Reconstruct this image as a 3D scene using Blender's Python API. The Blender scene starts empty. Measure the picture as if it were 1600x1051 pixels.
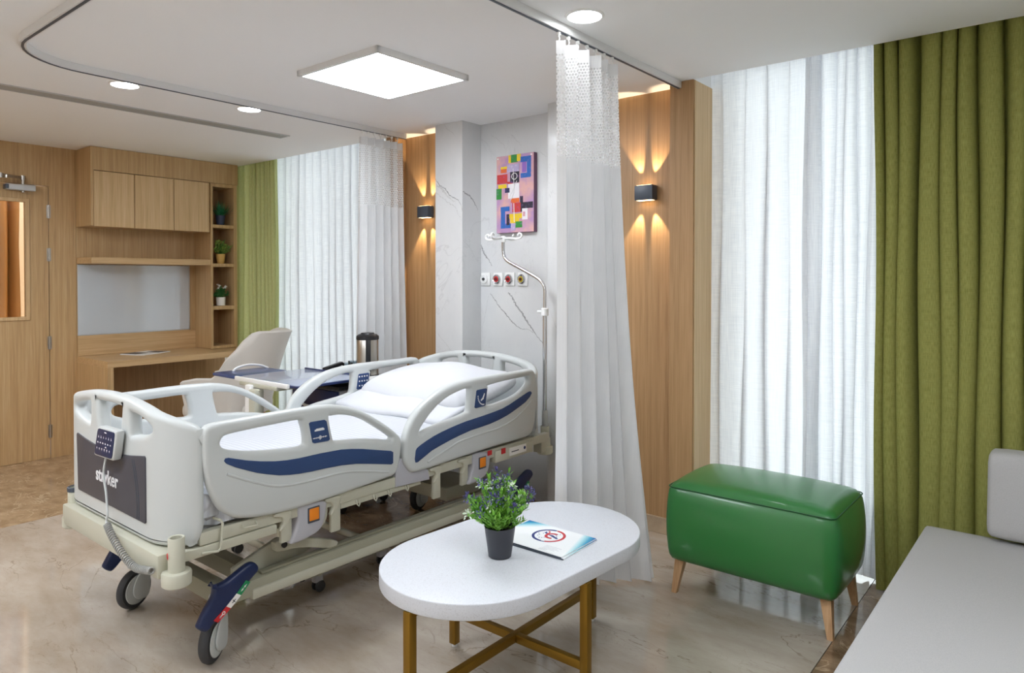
import bpy, bmesh, math, random
from math import sin, cos, pi, radians, tan
from mathutils import Vector, Matrix
random.seed(7)
SC = bpy.context.scene
COL = SC.collection

# ------------------------------------------------------------------ camera
F_PX, CX, HZ, YAW, PITCH, EYE = 1092.0, 800.0, 435.0, radians(39.18), radians(0.8), 1.40
cd = bpy.data.cameras.new('camera'); cam = bpy.data.objects.new('camera', cd); COL.objects.link(cam)
cd.sensor_fit = 'HORIZONTAL'; cd.sensor_width = 36.0; cd.lens = F_PX / 1600 * 36
cd.shift_y = -(525.5 - (HZ + F_PX * tan(PITCH))) / 1600
cd.clip_start = 0.05
cam.location = (0, 0, EYE)
cam.rotation_euler = (pi / 2 - PITCH, 0, YAW)
SC.camera = cam

# ------------------------------------------------------------------ world, exposure
SC.view_settings.view_transform = 'Standard'; SC.view_settings.look = 'None'
SC.view_settings.gamma = 1.0; SC.view_settings.use_curve_mapping = False
SC.view_settings.exposure = 0.32
SC.cycles.use_denoising = True
SC.cycles.max_bounces = 10; SC.cycles.diffuse_bounces = 6; SC.cycles.transparent_max_bounces = 16
SC.cycles.sample_clamp_indirect = 6.0
SC.cycles.caustics_reflective = False; SC.cycles.caustics_refractive = False
w = bpy.data.worlds.new('daylight'); SC.world = w; w.use_nodes = True
bg = w.node_tree.nodes['Background']; bg.inputs[0].default_value = (0.96, 0.98, 1.0, 1); bg.inputs[1].default_value = 3.5
LED = 21.0          # emission of the ceiling panels

# ------------------------------------------------------------------ materials
def lin(c):
    if isinstance(c, str):
        c = tuple(int(c[i:i + 2], 16) / 255 for i in (0, 2, 4))
    return tuple((x / 12.92 if x <= 0.04045 else ((x + 0.055) / 1.055) ** 2.4) for x in c[:3]) + (1,)

def mat(name, col='808080', rough=0.5, metal=0.0, spec=0.5, coat=0.0, bump=None, vary=None, sheen=0.0):
    m = bpy.data.materials.new(name); m.use_nodes = True
    nt = m.node_tree; p = nt.nodes['Principled BSDF']
    p.inputs['Base Color'].default_value = lin(col)
    p.inputs['Roughness'].default_value = rough; p.inputs['Metallic'].default_value = metal
    p.inputs['Specular IOR Level'].default_value = spec; p.inputs['Coat Weight'].default_value = coat
    p.inputs['Sheen Weight'].default_value = sheen
    if bump or vary:
        tc = nt.nodes.new('ShaderNodeTexCoord')
    if bump:
        sc_, st, dist = bump
        n = nt.nodes.new('ShaderNodeTexNoise'); n.inputs['Scale'].default_value = sc_; n.inputs['Detail'].default_value = 3
        b = nt.nodes.new('ShaderNodeBump'); b.inputs['Strength'].default_value = st; b.inputs['Distance'].default_value = dist
        nt.links.new(tc.outputs['Object'], n.inputs['Vector']); nt.links.new(n.outputs[0], b.inputs['Height'])
        nt.links.new(b.outputs[0], p.inputs['Normal'])
    if vary:
        sc_, c2, lo, hi = vary
        n = nt.nodes.new('ShaderNodeTexNoise'); n.inputs['Scale'].default_value = sc_; n.inputs['Detail'].default_value = 4
        r = nt.nodes.new('ShaderNodeValToRGB'); r.color_ramp.elements[0].position = lo; r.color_ramp.elements[1].position = hi
        r.color_ramp.elements[0].color = lin(col); r.color_ramp.elements[1].color = lin(c2)
        nt.links.new(tc.outputs['Object'], n.inputs['Vector']); nt.links.new(n.outputs[0], r.inputs[0])
        nt.links.new(r.outputs[0], p.inputs['Base Color'])
    return m

def emis(name, col, s):
    m = bpy.data.materials.new(name); m.use_nodes = True; nt = m.node_tree; p = nt.nodes['Principled BSDF']
    p.inputs['Base Color'].default_value = (0.8, 0.8, 0.8, 1)
    p.inputs['Emission Color'].default_value = lin(col); p.inputs['Emission Strength'].default_value = s
    return m

def wood(name, c1, c2, c3, rough=0.42, axis='Z', k=1.0):
    m = bpy.data.materials.new(name); m.use_nodes = True; nt = m.node_tree; p = nt.nodes['Principled BSDF']
    N = nt.nodes.new; L = nt.links.new
    tc = N('ShaderNodeTexCoord'); mp = N('ShaderNodeMapping')
    sc_ = {'Z': (55, 55, 1.1), 'Y': (55, 1.1, 55), 'X': (1.1, 55, 55)}[axis]
    mp.inputs['Scale'].default_value = tuple(v * k for v in sc_)
    n1 = N('ShaderNodeTexNoise'); n1.inputs['Scale'].default_value = 1.0; n1.inputs['Detail'].default_value = 5; n1.inputs['Roughness'].default_value = 0.6
    mp2 = N('ShaderNodeMapping'); sc2 = {'Z': (260, 260, 5), 'Y': (260, 5, 260), 'X': (5, 260, 260)}[axis]
    mp2.inputs['Scale'].default_value = sc2
    n2 = N('ShaderNodeTexNoise'); n2.inputs['Scale'].default_value = 1.0; n2.inputs['Detail'].default_value = 2
    r = N('ShaderNodeValToRGB'); e = r.color_ramp.elements
    e[0].position = 0.32; e[0].color = lin(c1); e[1].position = 0.68; e[1].color = lin(c3)
    q = e.new(0.5); q.color = lin(c2)
    mx = N('ShaderNodeMix'); mx.data_type = 'FLOAT'; mx.inputs[0].default_value = 0.42
    L(tc.outputs['Object'], mp.inputs[0]); L(tc.outputs['Object'], mp2.inputs[0])
    L(mp.outputs[0], n1.inputs['Vector']); L(mp2.outputs[0], n2.inputs['Vector'])
    L(n1.outputs[0], mx.inputs[2]); L(n2.outputs[0], mx.inputs[3]); L(mx.outputs[0], r.inputs[0])
    L(r.outputs[0], p.inputs['Base Color']); p.inputs['Roughness'].default_value = rough
    b = N('ShaderNodeBump'); b.inputs['Strength'].default_value = 0.08; b.inputs['Distance'].default_value = 0.002
    L(n2.outputs[0], b.inputs['Height']); L(b.outputs[0], p.inputs['Normal'])
    p.inputs['Specular IOR Level'].default_value = 0.35
    return m

def marble(name, base, base2, vein, scale, width, rough, rot=(0, 0, 0), stretch=(1, 1, 1), strength=0.8, cloud=2.0, vein2=None, coat=0.0):
    """cloudy stone with thin veins where a distorted noise crosses its middle"""
    m = bpy.data.materials.new(name); m.use_nodes = True; nt = m.node_tree; p = nt.nodes['Principled BSDF']
    N = nt.nodes.new; L = nt.links.new
    tc = N('ShaderNodeTexCoord'); mp = N('ShaderNodeMapping'); mp.inputs['Rotation'].default_value = rot; mp.inputs['Scale'].default_value = stretch
    L(tc.outputs['Object'], mp.inputs[0])
    nc = N('ShaderNodeTexNoise'); nc.inputs['Scale'].default_value = cloud; nc.inputs['Detail'].default_value = 6; nc.inputs['Roughness'].default_value = 0.62
    L(mp.outputs[0], nc.inputs['Vector'])
    rc = N('ShaderNodeValToRGB'); rc.color_ramp.elements[0].position = 0.33; rc.color_ramp.elements[1].position = 0.67
    rc.color_ramp.elements[0].color = lin(base2); rc.color_ramp.elements[1].color = lin(base)
    L(nc.outputs[0], rc.inputs[0])
    last = rc.outputs[0]
    sets = [(scale, width, strength, vein, 1.2)]
    if vein2: sets.append(vein2)
    for i, (s_, w_, st_, vc, dist) in enumerate(sets):
        nv = N('ShaderNodeTexNoise'); nv.inputs['Scale'].default_value = s_; nv.inputs['Detail'].default_value = 5
        nv.inputs['Distortion'].default_value = dist; nv.inputs['Roughness'].default_value = 0.55
        off = N('ShaderNodeMapping'); off.inputs['Location'].default_value = (i * 7.3, i * 3.1, i * 1.7 + 2)
        L(mp.outputs[0], off.inputs[0]); L(off.outputs[0], nv.inputs['Vector'])
        a = N('ShaderNodeMath'); a.operation = 'SUBTRACT'; a.inputs[1].default_value = 0.5; L(nv.outputs[0], a.inputs[0])
        ab = N('ShaderNodeMath'); ab.operation = 'ABSOLUTE'; L(a.outputs[0], ab.inputs[0])
        mr = N('ShaderNodeMapRange'); mr.inputs['From Min'].default_value = 0; mr.inputs['From Max'].default_value = w_
        mr.inputs['To Min'].default_value = st_; mr.inputs['To Max'].default_value = 0; L(ab.outputs[0], mr.inputs[0])
        nm = N('ShaderNodeTexNoise'); nm.inputs['Scale'].default_value = s_ * 1.3; L(off.outputs[0], nm.inputs['Vector'])
        rm = N('ShaderNodeMapRange'); rm.inputs['From Min'].default_value = 0.42; rm.inputs['From Max'].default_value = 0.62; L(nm.outputs[0], rm.inputs[0])
        mu = N('ShaderNodeMath'); mu.operation = 'MULTIPLY'; L(mr.outputs[0], mu.inputs[0]); L(rm.outputs[0], mu.inputs[1])
        mx = N('ShaderNodeMix'); mx.data_type = 'RGBA'; L(mu.outputs[0], mx.inputs[0]); L(last, mx.inputs[6]); mx.inputs[7].default_value = lin(vc)
        last = mx.outputs[2]
    L(last, p.inputs['Base Color']); p.inputs['Roughness'].default_value = rough; p.inputs['Coat Weight'].default_value = coat
    p.inputs['Coat Roughness'].default_value = 0.05
    return m

def cloth(name, col, col2, trans=0.4, alpha=0.0, weave=(500, 40), rough=0.9, mesh_holes=False):
    """hung fabric; UV u = width in metres, v = height in metres"""
    m = bpy.data.materials.new(name); m.use_nodes = True; nt = m.node_tree; nt.nodes.remove(nt.nodes['Principled BSDF'])
    N = nt.nodes.new; L = nt.links.new; out = nt.nodes['Material Output']
    uv = N('ShaderNodeUVMap'); uv.uv_map = 'UVMap'
    facs = []
    for sx, sy in ((weave[0], weave[1] * 0.12), (weave[0] * 0.05, weave[1] * 6)):
        mp = N('ShaderNodeMapping'); mp.inputs['Scale'].default_value = (sx, sy, 1)
        n = N('ShaderNodeTexNoise'); n.inputs['Scale'].default_value = 1; n.inputs['Detail'].default_value = 2
        L(uv.outputs[0], mp.inputs[0]); L(mp.outputs[0], n.inputs['Vector']); facs.append(n.outputs[0])
    ad = N('ShaderNodeMath'); ad.operation = 'ADD'; L(facs[0], ad.inputs[0]); L(facs[1], ad.inputs[1])
    r = N('ShaderNodeMapRange'); r.inputs['From Min'].default_value = 0.72; r.inputs['From Max'].default_value = 1.22; L(ad.outputs[0], r.inputs[0])
    mx = N('ShaderNodeMix'); mx.data_type = 'RGBA'; mx.inputs[6].default_value = lin(col2); mx.inputs[7].default_value = lin(col); L(r.outputs[0], mx.inputs[0])
    d = N('ShaderNodeBsdfDiffuse'); t = N('ShaderNodeBsdfTranslucent'); L(mx.outputs[2], d.inputs[0]); L(mx.outputs[2], t.inputs[0])
    ms = N('ShaderNodeMixShader'); ms.inputs[0].default_value = trans; L(d.outputs[0], ms.inputs[1]); L(t.outputs[0], ms.inputs[2])
    last = ms.outputs[0]
    if alpha or mesh_holes:
        tr = N('ShaderNodeBsdfTransparent'); m2 = N('ShaderNodeMixShader'); L(last, m2.inputs[1]); L(tr.outputs[0], m2.inputs[2])
        if mesh_holes:
            sp = N('ShaderNodeSeparateXYZ'); L(uv.outputs[0], sp.inputs[0])
            def mth(op, a, b=None):
                q = N('ShaderNodeMath'); q.operation = op
                for i, v in enumerate((a, b)):
                    if v is None: continue
                    if isinstance(v, (int, float)): q.inputs[i].default_value = v
                    else: L(v, q.inputs[i])
                return q.outputs[0]
            vv = mth('MULTIPLY', sp.outputs[1], 80.0); row = mth('FLOOR', vv)
            off = mth('MULTIPLY', mth('MODULO', row, 2.0), 0.5)
            uu = mth('ADD', mth('MULTIPLY', sp.outputs[0], 80.0), off)
            fu = mth('SUBTRACT', mth('FRACT', uu), 0.5); fv = mth('SUBTRACT', mth('FRACT', vv), 0.5)
            rr = mth('SQRT', mth('ADD', mth('MULTIPLY', fu, fu), mth('MULTIPLY', fv, fv)))
            hole = mth('LESS_THAN', rr, 0.36); fac = mth('MULTIPLY', hole, 0.75); L(fac, m2.inputs[0])
        else:
            inv = N('ShaderNodeMapRange'); inv.inputs['To Min'].default_value = alpha; inv.inputs['To Max'].default_value = 0.0; L(r.outputs[0], inv.inputs[0]); L(inv.outputs[0], m2.inputs[0])
        last = m2.outputs[0]
    L(last, out.inputs[0])
    return m

M = {}
M['ceiling'] = mat('ceiling_paint', 'f3f3f3', 0.9, bump=(60, 0.03, 0.002))
M['wall_white'] = mat('white_paint', 'e6e3de', 0.9)
M['oak'] = wood('oak_veneer', 'aa8b62', 'c09f72', 'cdb187')
M['oak_light'] = wood('oak_veneer_light', 'bb9b6f', 'd0b083', 'dcc097')
M['oak_dark'] = wood('oak_veneer_warm', '97744f', 'ab875f', 'b8946c')
M['oak_h'] = wood('oak_veneer_lengthwise', 'ae8d62', 'c6a578', 'd3b48a', axis='Y')
M['leg_wood'] = wood('beech_leg', 'b98f66', 'cba37a', 'd8b48c', rough=0.5)
M['floor'] = marble('beige_marble', 'c2b8ac', 'a69888', '6f5b47', 1.7, 0.008, 0.07, rot=(0, 0, radians(18)), stretch=(0.8, 1.9, 1), strength=0.75, cloud=2.4, vein2=(4.5, 0.008, 0.5, '8a7560', 2.0), coat=0.5)
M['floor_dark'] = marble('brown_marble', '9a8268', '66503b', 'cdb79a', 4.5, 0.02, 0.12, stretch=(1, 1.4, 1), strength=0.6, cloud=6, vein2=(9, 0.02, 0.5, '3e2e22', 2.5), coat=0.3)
M['floor_tan'] = marble('tan_marble', 'b59c7d', '92785b', 'd9c7a9', 4.5, 0.025, 0.15, stretch=(1, 1.6, 1), strength=0.7, cloud=7, vein2=(9, 0.02, 0.45, '6d543c', 2.5), coat=0.3)
M['skirting'] = marble('beige_skirting', 'bba68c', '94806a', '665140', 3, 0.012, 0.2, cloud=5)
M['white_marble'] = marble('white_marble', 'dddddc', 'd0d1d2', '9a9a9c', 0.85, 0.004, 0.16, rot=(radians(20), radians(35), 0), stretch=(1.3, 1, 0.75), strength=0.35, cloud=1.6, vein2=(2.6, 0.004, 0.3, '98989a', 1.5))
M['vein'] = mat('dark_marble_vein', '8b8b8c', .25, vary=(90, 'b5b5b5', .4, .65))
M['vein_pale'] = mat('pale_marble_vein', 'bfbfbf', .25, vary=(90, 'd2d2d1', .4, .65))
M['sheer'] = cloth('white_sheer_linen', 'f2f3f5', 'e3e5ea', trans=0.5, alpha=0.07, weave=(420, 55))
M['green'] = cloth('green_drape', '9a9a5a', '7c7b40', trans=0.03, weave=(700, 300))
M['green_l'] = cloth('green_drape_pale', 'cdd199', 'b8be80', trans=0.12, weave=(700, 300))
M['hosp'] = cloth('white_ward_curtain', 'ececec', 'e4e5e6', trans=0.22, weave=(260, 1))
M['hosp_mesh'] = cloth('white_ward_curtain_net', 'f2f2f2', 'e6e6e6', trans=0.2, weave=(300, 100), mesh_holes=True)
M['plastic'] = mat('pale_grey_plastic', 'c6cac9', 0.34, bump=(400, 0.03, 0.001))
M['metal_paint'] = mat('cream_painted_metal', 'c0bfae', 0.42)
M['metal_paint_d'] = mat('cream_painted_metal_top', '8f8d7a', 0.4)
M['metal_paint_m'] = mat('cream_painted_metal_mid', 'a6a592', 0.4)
M['navy'] = mat('navy_plastic', '243f6e', 0.45)
M['navy_d'] = mat('dark_navy_plastic', '16264f', 0.4)
M['charcoal'] = mat('charcoal_panel', '45454d', 0.45)
M['tyre'] = mat('dark_grey_rubber', '3a3a3c', 0.6)
M['black'] = mat('black_plastic', '1c1c1f', 0.35)
M['slate'] = mat('slate_grey_metal', '434b57', 0.4)
M['grey_pl'] = mat('lilac_grey_plastic', 'b5b5bc', 0.45)
M['orange'] = mat('orange_plastic', 'ef8a1d', 0.45)
M['red'] = mat('red_sticker', 'c8262c', 0.5)
M['greenst'] = mat('green_sticker', '1e8a55', 0.5)
M['white'] = mat('white_plastic', 'f0f0ee', 0.4)
M['print'] = mat('white_print', 'e8e8ea', 0.6)
M['chrome'] = mat('chrome', 'd8d8da', 0.12, metal=1)
M['steel'] = mat('brushed_steel', 'b9b4ac', 0.28, metal=1)
M['alu'] = mat('aluminium', 'c9cbcc', 0.4, metal=0.6)
M['trackm'] = mat('satin_white_track', 'e2e2e1', 0.35)
M['linen'] = mat('white_bed_linen', 'c6c9cf', 0.85, bump=(14, 0.25, 0.02))
def stripe(m, c1, c2, scale):
    nt = m.node_tree; p = nt.nodes['Principled BSDF']; tc = nt.nodes.new('ShaderNodeTexCoord'); wv = nt.nodes.new('ShaderNodeTexWave'); wv.bands_direction = 'Y'; wv.inputs['Scale'].default_value = scale
    r = nt.nodes.new('ShaderNodeValToRGB'); r.color_ramp.elements[0].position = .4; r.color_ramp.elements[1].position = .6; r.color_ramp.elements[0].color = lin(c1); r.color_ramp.elements[1].color = lin(c2)
    nt.links.new(tc.outputs['Object'], wv.inputs['Vector']); nt.links.new(wv.outputs[0], r.inputs[0]); nt.links.new(r.outputs[0], p.inputs['Base Color'])
stripe(M['linen'], 'bfc2c9', 'cbced3', 14)
M['linen_s'] = mat('white_pillow_linen', 'cfd1d6', 0.85, bump=(9, 0.3, 0.02))
M['matt_side'] = mat('grey_mattress_cover', 'b9babf', 0.7)
M['lock_navy'] = mat('navy_laminate', '1f2e63', 0.4)
M['tab_top'] = mat('blue_grey_laminate', '8f98b0', 0.22, spec=0.8, coat=0.5)  # window glare on the navy top is put into this pale colour
M['tab_leaf'] = mat('navy_laminate_leaf', '3d4f7c', 0.25)
M['tab_edge'] = mat('dark_blue_edge', '22305c', 0.4)
M['leather'] = mat('green_leather', '2b7638', 0.33, spec=0.6, coat=0.25, bump=(160, 0.06, 0.002))
M['seam'] = mat('dark_green_seam', '17522a', 0.5)
M['gold'] = mat('antique_gold_metal', '8f6c22', 0.42, metal=0.75)
M['quartz'] = mat('white_quartz', 'd2d5db', 0.35, vary=(260, 'bdbec2', 0.52, 0.78))
M['pot'] = mat('charcoal_pot', '33353d', 0.35)
M['soil'] = mat('dark_soil', '2b231c', 0.95)
M['leaf'] = mat('bright_leaf', '6fae3c', 0.5, vary=(30, 'a2d85c', 0.35, 0.7))
M['leaf_d'] = mat('deep_leaf', '2f6a38', 0.5, vary=(30, '4f8a4a', 0.35, 0.7))
M['leaf_t'] = mat('teal_grass', '1f6a48', 0.5, vary=(30, '2f8a55', 0.35, 0.7))
M['leaf_y'] = mat('olive_leaf', '55853a', 0.5, vary=(30, '9cb04c', 0.35, 0.7))
M['stem'] = mat('green_stem', '4a7a30', 0.6)
M['purple'] = mat('purple_flower', '4a477c', 0.7, vary=(200, '6d699c', 0.4, 0.7))
M['whitefl'] = mat('pale_flower', 'd5e6cf', 0.7, vary=(200, 'f2f5ef', 0.4, 0.7))
M['potblue'] = mat('slate_blue_pot', '2f3a55', 0.5)
M['pottan'] = mat('tan_pot', 'd0a85f', 0.6)
M['potwhite'] = mat('white_pot', 'ece9e4', 0.4)
M['chair'] = mat('pale_greige_leather', 'd3cec6', 0.5, bump=(120, 0.04, 0.002))
M['sofa'] = mat('pale_grey_upholstery', 'b3b2b1', 0.8, vary=(420, 'a9a8a7', 0.4, 0.7), bump=(700, 0.05, 0.001))
M['glassboard'] = mat('white_back_painted_glass', 'c6ced5', 0.04, spec=1.0, coat=1.0)
M['paper'] = mat('white_paper', 'f2f4f5', 0.35)
M['led'] = emis('led_diffuser', 'f1f7ff', LED)
M['led_d'] = emis('downlight_lens', 'f6faff', 22)
M['vent'] = mat('grey_slot', 'a3a3a0', 0.6)
M['corr'] = mat('tan_corridor_curtain', 'cfae8a', 0.9)  # tan of the stripes reflected in the door glass

def glass_mat(name, tint, refl=0.12):
    m = bpy.data.materials.new(name); m.use_nodes = True; nt = m.node_tree; nt.nodes.remove(nt.nodes['Principled BSDF'])
    N = nt.nodes.new; L = nt.links.new; t = N('ShaderNodeBsdfTransparent'); t.inputs[0].default_value = lin(tint)
    g = N('ShaderNodeBsdfGlossy'); g.inputs['Roughness'].default_value = 0.02
    fr = N('ShaderNodeFresnel'); fr.inputs[0].default_value = 1.45
    x = N('ShaderNodeMixShader'); L(fr.outputs[0], x.inputs[0]); L(t.outputs[0], x.inputs[1]); L(g.outputs[0], x.inputs[2]); L(x.outputs[0], nt.nodes['Material Output'].inputs[0])
    return m
M['glass'] = glass_mat('window_glass', 'f4f8f8')
M['glass_d'] = glass_mat('door_glass', 'efe6d8')
M['glass_c'] = glass_mat('tumbler_glass', 'dfe5e8')

# ------------------------------------------------------------------ helpers
def crom(pts, n=6, closed=True):
    out = []; N_ = len(pts)
    for i in range(N_ if closed else N_ - 1):
        g = lambda k: Vector(pts[k % N_] if closed else pts[max(0, min(N_ - 1, k))])
        a, b, c, d = g(i - 1), g(i), g(i + 1), g(i + 2)
        for j in range(n):
            t = j / n
            out.append(0.5 * ((2 * b) + (c - a) * t + (2 * a - 5 * b + 4 * c - d) * t * t + (3 * b - a - 3 * c + d) * t ** 3))
    if not closed: out.append(Vector(pts[-1]))
    return out

def world_loc(o):
    v = Vector((0, 0, 0))
    while o: v += o.location; o = o.parent
    return v

class MB:
    def __init__(s): s.bm = bmesh.new(); s.uvl = None
    def _mi(s, before, mi):
        if mi:
            for f in s.bm.faces[:] if before is None else [f for f in s.bm.faces if f not in before]: f.material_index = mi
    def box(s, a, b, bev=0.0, seg=2, mi=0):
        old = set(s.bm.faces) if mi else None
        r = bmesh.ops.create_cube(s.bm, size=1.0)['verts']
        for v in r:
            v.co = Vector([(a[i] + b[i]) / 2 + v.co[i] * (b[i] - a[i]) for i in range(3)])
        if bev > 0:
            es = list({e for v in r for e in v.link_edges})
            bmesh.ops.bevel(s.bm, geom=es, offset=bev, segments=seg, affect='EDGES', profile=0.5)
        if mi: s._mi(old, mi)
        return s
    def obox(s, c, h, ax, ay, bev=0.0, mi=0):
        """oriented box: centre, half sizes, x axis, y axis"""
        old = set(s.bm.faces) if mi else None
        ax = Vector(ax).normalized(); az = ax.cross(Vector(ay)).normalized(); ay = az.cross(ax)
        r = bmesh.ops.create_cube(s.bm, size=2.0)['verts']
        for v in r: v.co = Vector(c) + ax * v.co.x * h[0] + ay * v.co.y * h[1] + az * v.co.z * h[2]
        if bev > 0: bmesh.ops.bevel(s.bm, geom=list({e for v in r for e in v.link_edges}), offset=bev, segments=2, affect='EDGES', profile=0.5)
        if mi: s._mi(old, mi)
        return s
    def rings(s, rs, cap=True, closed=True, mi=0):
        vs = [[s.bm.verts.new(p) for p in r] for r in rs]
        n = len(vs[0])
        for i in range(len(vs) - 1):
            for j in range(n if closed else n - 1):
                f = s.bm.faces.new((vs[i][j], vs[i][(j + 1) % n], vs[i + 1][(j + 1) % n], vs[i + 1][j])); f.material_index = mi
        if cap and closed:
            f = s.bm.faces.new(vs[0][::-1]); f.material_index = mi; f = s.bm.faces.new(vs[-1]); f.material_index = mi
        return vs
    def tube(s, pts, r, seg=8, mi=0, cap=True):
        pts = [Vector(p) for p in pts]; rs = []; up = None
        for i, p in enumerate(pts):
            t = (pts[min(i + 1, len(pts) - 1)] - pts[max(i - 1, 0)]).normalized()
            if up is None: up = t.orthogonal().normalized()
            else:
                up = (up - t * up.dot(t)); up = up.normalized() if up.length > 1e-5 else t.orthogonal().normalized()
            b = t.cross(up); rr = r[i] if isinstance(r, (list, tuple)) else r
            rs.append([p + (up * cos(2 * pi * k / seg) + b * sin(2 * pi * k / seg)) * rr for k in range(seg)])
        s.rings(rs, cap, True, mi); return s
    def cyl(s, p0, p1, r, seg=24, r1=None, mi=0, bev=0.0):
        p0, p1 = Vector(p0), Vector(p1); r1 = r if r1 is None else r1
        if bev > 0:
            d = (p1 - p0).normalized() * bev
            s.tube([p0, p0 + d * 0.3, p0 + d, p1 - d, p1 - d * 0.3, p1], [r - bev, r - bev * 0.3, r, r1, r1 - bev * 0.3, r1 - bev], seg, mi)
        else: s.tube([p0, p1], [r, r1], seg, mi)
        return s
    def lathe(s, prof, c, seg=28, mi=0, axis='Z', cap=True):
        rs = []
        for r, h in prof:
            ring = []
            for k in range(seg):
                a = 2 * pi * k / seg; u, v = r * cos(a), r * sin(a)
                ring.append(Vector(c) + (Vector((u, v, h)) if axis == 'Z' else Vector((h, u, v)) if axis == 'X' else Vector((u, h, v))))
            rs.append(ring)
        s.rings(rs, cap, True, mi); return s
    def soft(s, c, h, r, bulge=(0, 0, 0), n=10, pinch=0.0, mi=0):
        """rounded, slightly swollen box"""
        bm = bmesh.new(); bmesh.ops.create_cube(bm, size=2.0)
        bmesh.ops.subdivide_edges(bm, edges=bm.edges[:], cuts=n, use_grid_fill=True)
        c = Vector(c); h = Vector(h)
        for v in bm.verts:
            q = Vector([max(-1, min(1, sin(v.co[i] * pi / 2) if abs(v.co[i]) > 0.6 else v.co[i] * sin(0.3 * pi) / 0.6)) for i in range(3)])
            p = Vector([q[i] * h[i] for i in range(3)])
            rr = min(r, min(h) * 0.999)
            inner = Vector([max(-(h[i] - rr), min(h[i] - rr, p[i])) for i in range(3)])
            d = p - inner
            if d.length > 1e-9:
                k = max(abs(d.x), abs(d.y), abs(d.z))
                p = inner + d.normalized() * k if d.length > 0 else p
            u = [p[i] / h[i] for i in range(3)]
            for i in range(3):
                j, k2 = (i + 1) % 3, (i + 2) % 3
                p[i] += bulge[i] * (1 - u[j] ** 2) * (1 - u[k2] ** 2) * (u[i])
            if pinch: p.z *= 1 - pinch * max(abs(u[0]) ** 3, abs(u[1]) ** 3)
            v.co = c + p
        me = bpy.data.meshes.new('t'); bm.to_mesh(me); bm.free()
        old = set(s.bm.faces) if mi else None
        s.bm.from_mesh(me); bpy.data.meshes.remove(me)
        if mi: s._mi(old, mi)
        return s
    def mesh(s, me, mi=0):
        old = set(s.bm.faces) if mi else None
        s.bm.from_mesh(me); bpy.data.meshes.remove(me)
        if mi: s._mi(old, mi)
        return s
    def plate(s, outer, holes, t, bev, fn, mi=0, bres=2):
        """flat outline with holes, thickness t, rounded edges; fn maps (a, b, h) to a point"""
        cu = bpy.data.curves.new('t', 'CURVE'); cu.dimensions = '2D'; cu.fill_mode = 'BOTH'
        bev = min(bev, t * 0.499)
        cu.extrude = t / 2 - bev; cu.bevel_depth = bev; cu.bevel_resolution = bres; cu.offset = -bev
        for lp in [outer] + list(holes):
            sp = cu.splines.new('POLY'); sp.points.add(len(lp) - 1); sp.use_cyclic_u = True
            for i, p in enumerate(lp): sp.points[i].co = (p[0], p[1], 0, 1)
        ob = bpy.data.objects.new('t', cu)
        me = bpy.data.meshes.new_from_object(ob)
        bpy.data.objects.remove(ob); bpy.data.curves.remove(cu)
        bm = bmesh.new(); bm.from_mesh(me); bmesh.ops.remove_doubles(bm, verts=bm.verts, dist=1e-6)
        if fn:
            cuts = getattr(fn, 'cuts', None)
            if cuts:
                for cx in cuts:
                    bmesh.ops.bisect_plane(bm, geom=bm.verts[:] + bm.edges[:] + bm.faces[:], plane_co=(cx, 0, 0), plane_no=(1, 0, 0))
            for v in bm.verts: v.co = Vector(fn(*v.co))
        bmesh.ops.recalc_face_normals(bm, faces=bm.faces)
        bm.to_mesh(me); bm.free()
        return s.mesh(me, mi)
    def poly(s, pts, mi=0):
        f = s.bm.faces.new([s.bm.verts.new(p) for p in pts]); f.material_index = mi; return s
    def build(s, name, mats, parent=None, origin=None, smooth=True, ang=38, recalc=True):
        me = bpy.data.meshes.new(name)
        if recalc: bmesh.ops.recalc_face_normals(s.bm, faces=s.bm.faces)
        o = world_loc(parent) if parent else Vector(origin or (0, 0, 0))
        bmesh.ops.translate(s.bm, verts=s.bm.verts, vec=-o)
        s.bm.to_mesh(me); s.bm.free()
        for m in (mats if isinstance(mats, (list, tuple)) else [mats]): me.materials.append(M[m] if isinstance(m, str) else m)
        if smooth: me.shade_smooth(); me.set_sharp_from_angle(angle=radians(ang))
        ob = bpy.data.objects.new(name, me); COL.objects.link(ob)
        if parent: ob.parent = parent
        else: ob.location = o
        return ob

def thing(name, label, cat, loc=(0, 0, 0), group=None):
    o = bpy.data.objects.new(name, None); COL.objects.link(o); o.location = loc; o.empty_display_size = 0.1
    return tag(o, label, cat, group)
def tag(o, label, cat, group=None):
    o['label'] = label; o['category'] = cat
    if group: o['group'] = group
    return o
def struct(o): o['kind'] = 'structure'; return o
def sempty(name, loc=(0, 0, 0)):
    o = bpy.data.objects.new(name, None); COL.objects.link(o); o.location = loc; o['kind'] = 'structure'; return o
def copy_tree(o, parent=None):
    c = o.copy(); COL.objects.link(c)
    if parent: c.parent = parent
    for ch in list(o.children): copy_tree(ch, c)
    return c

# ------------------------------------------------------------------ room
CE = 2.425
WX = -6.23            # left wall face
HY = 3.49             # head wall panel face
RX, BY = 1.45, -2.3   # right wall, wall behind the photographer
ED = 3.39             # ceiling edge at the windows

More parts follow.
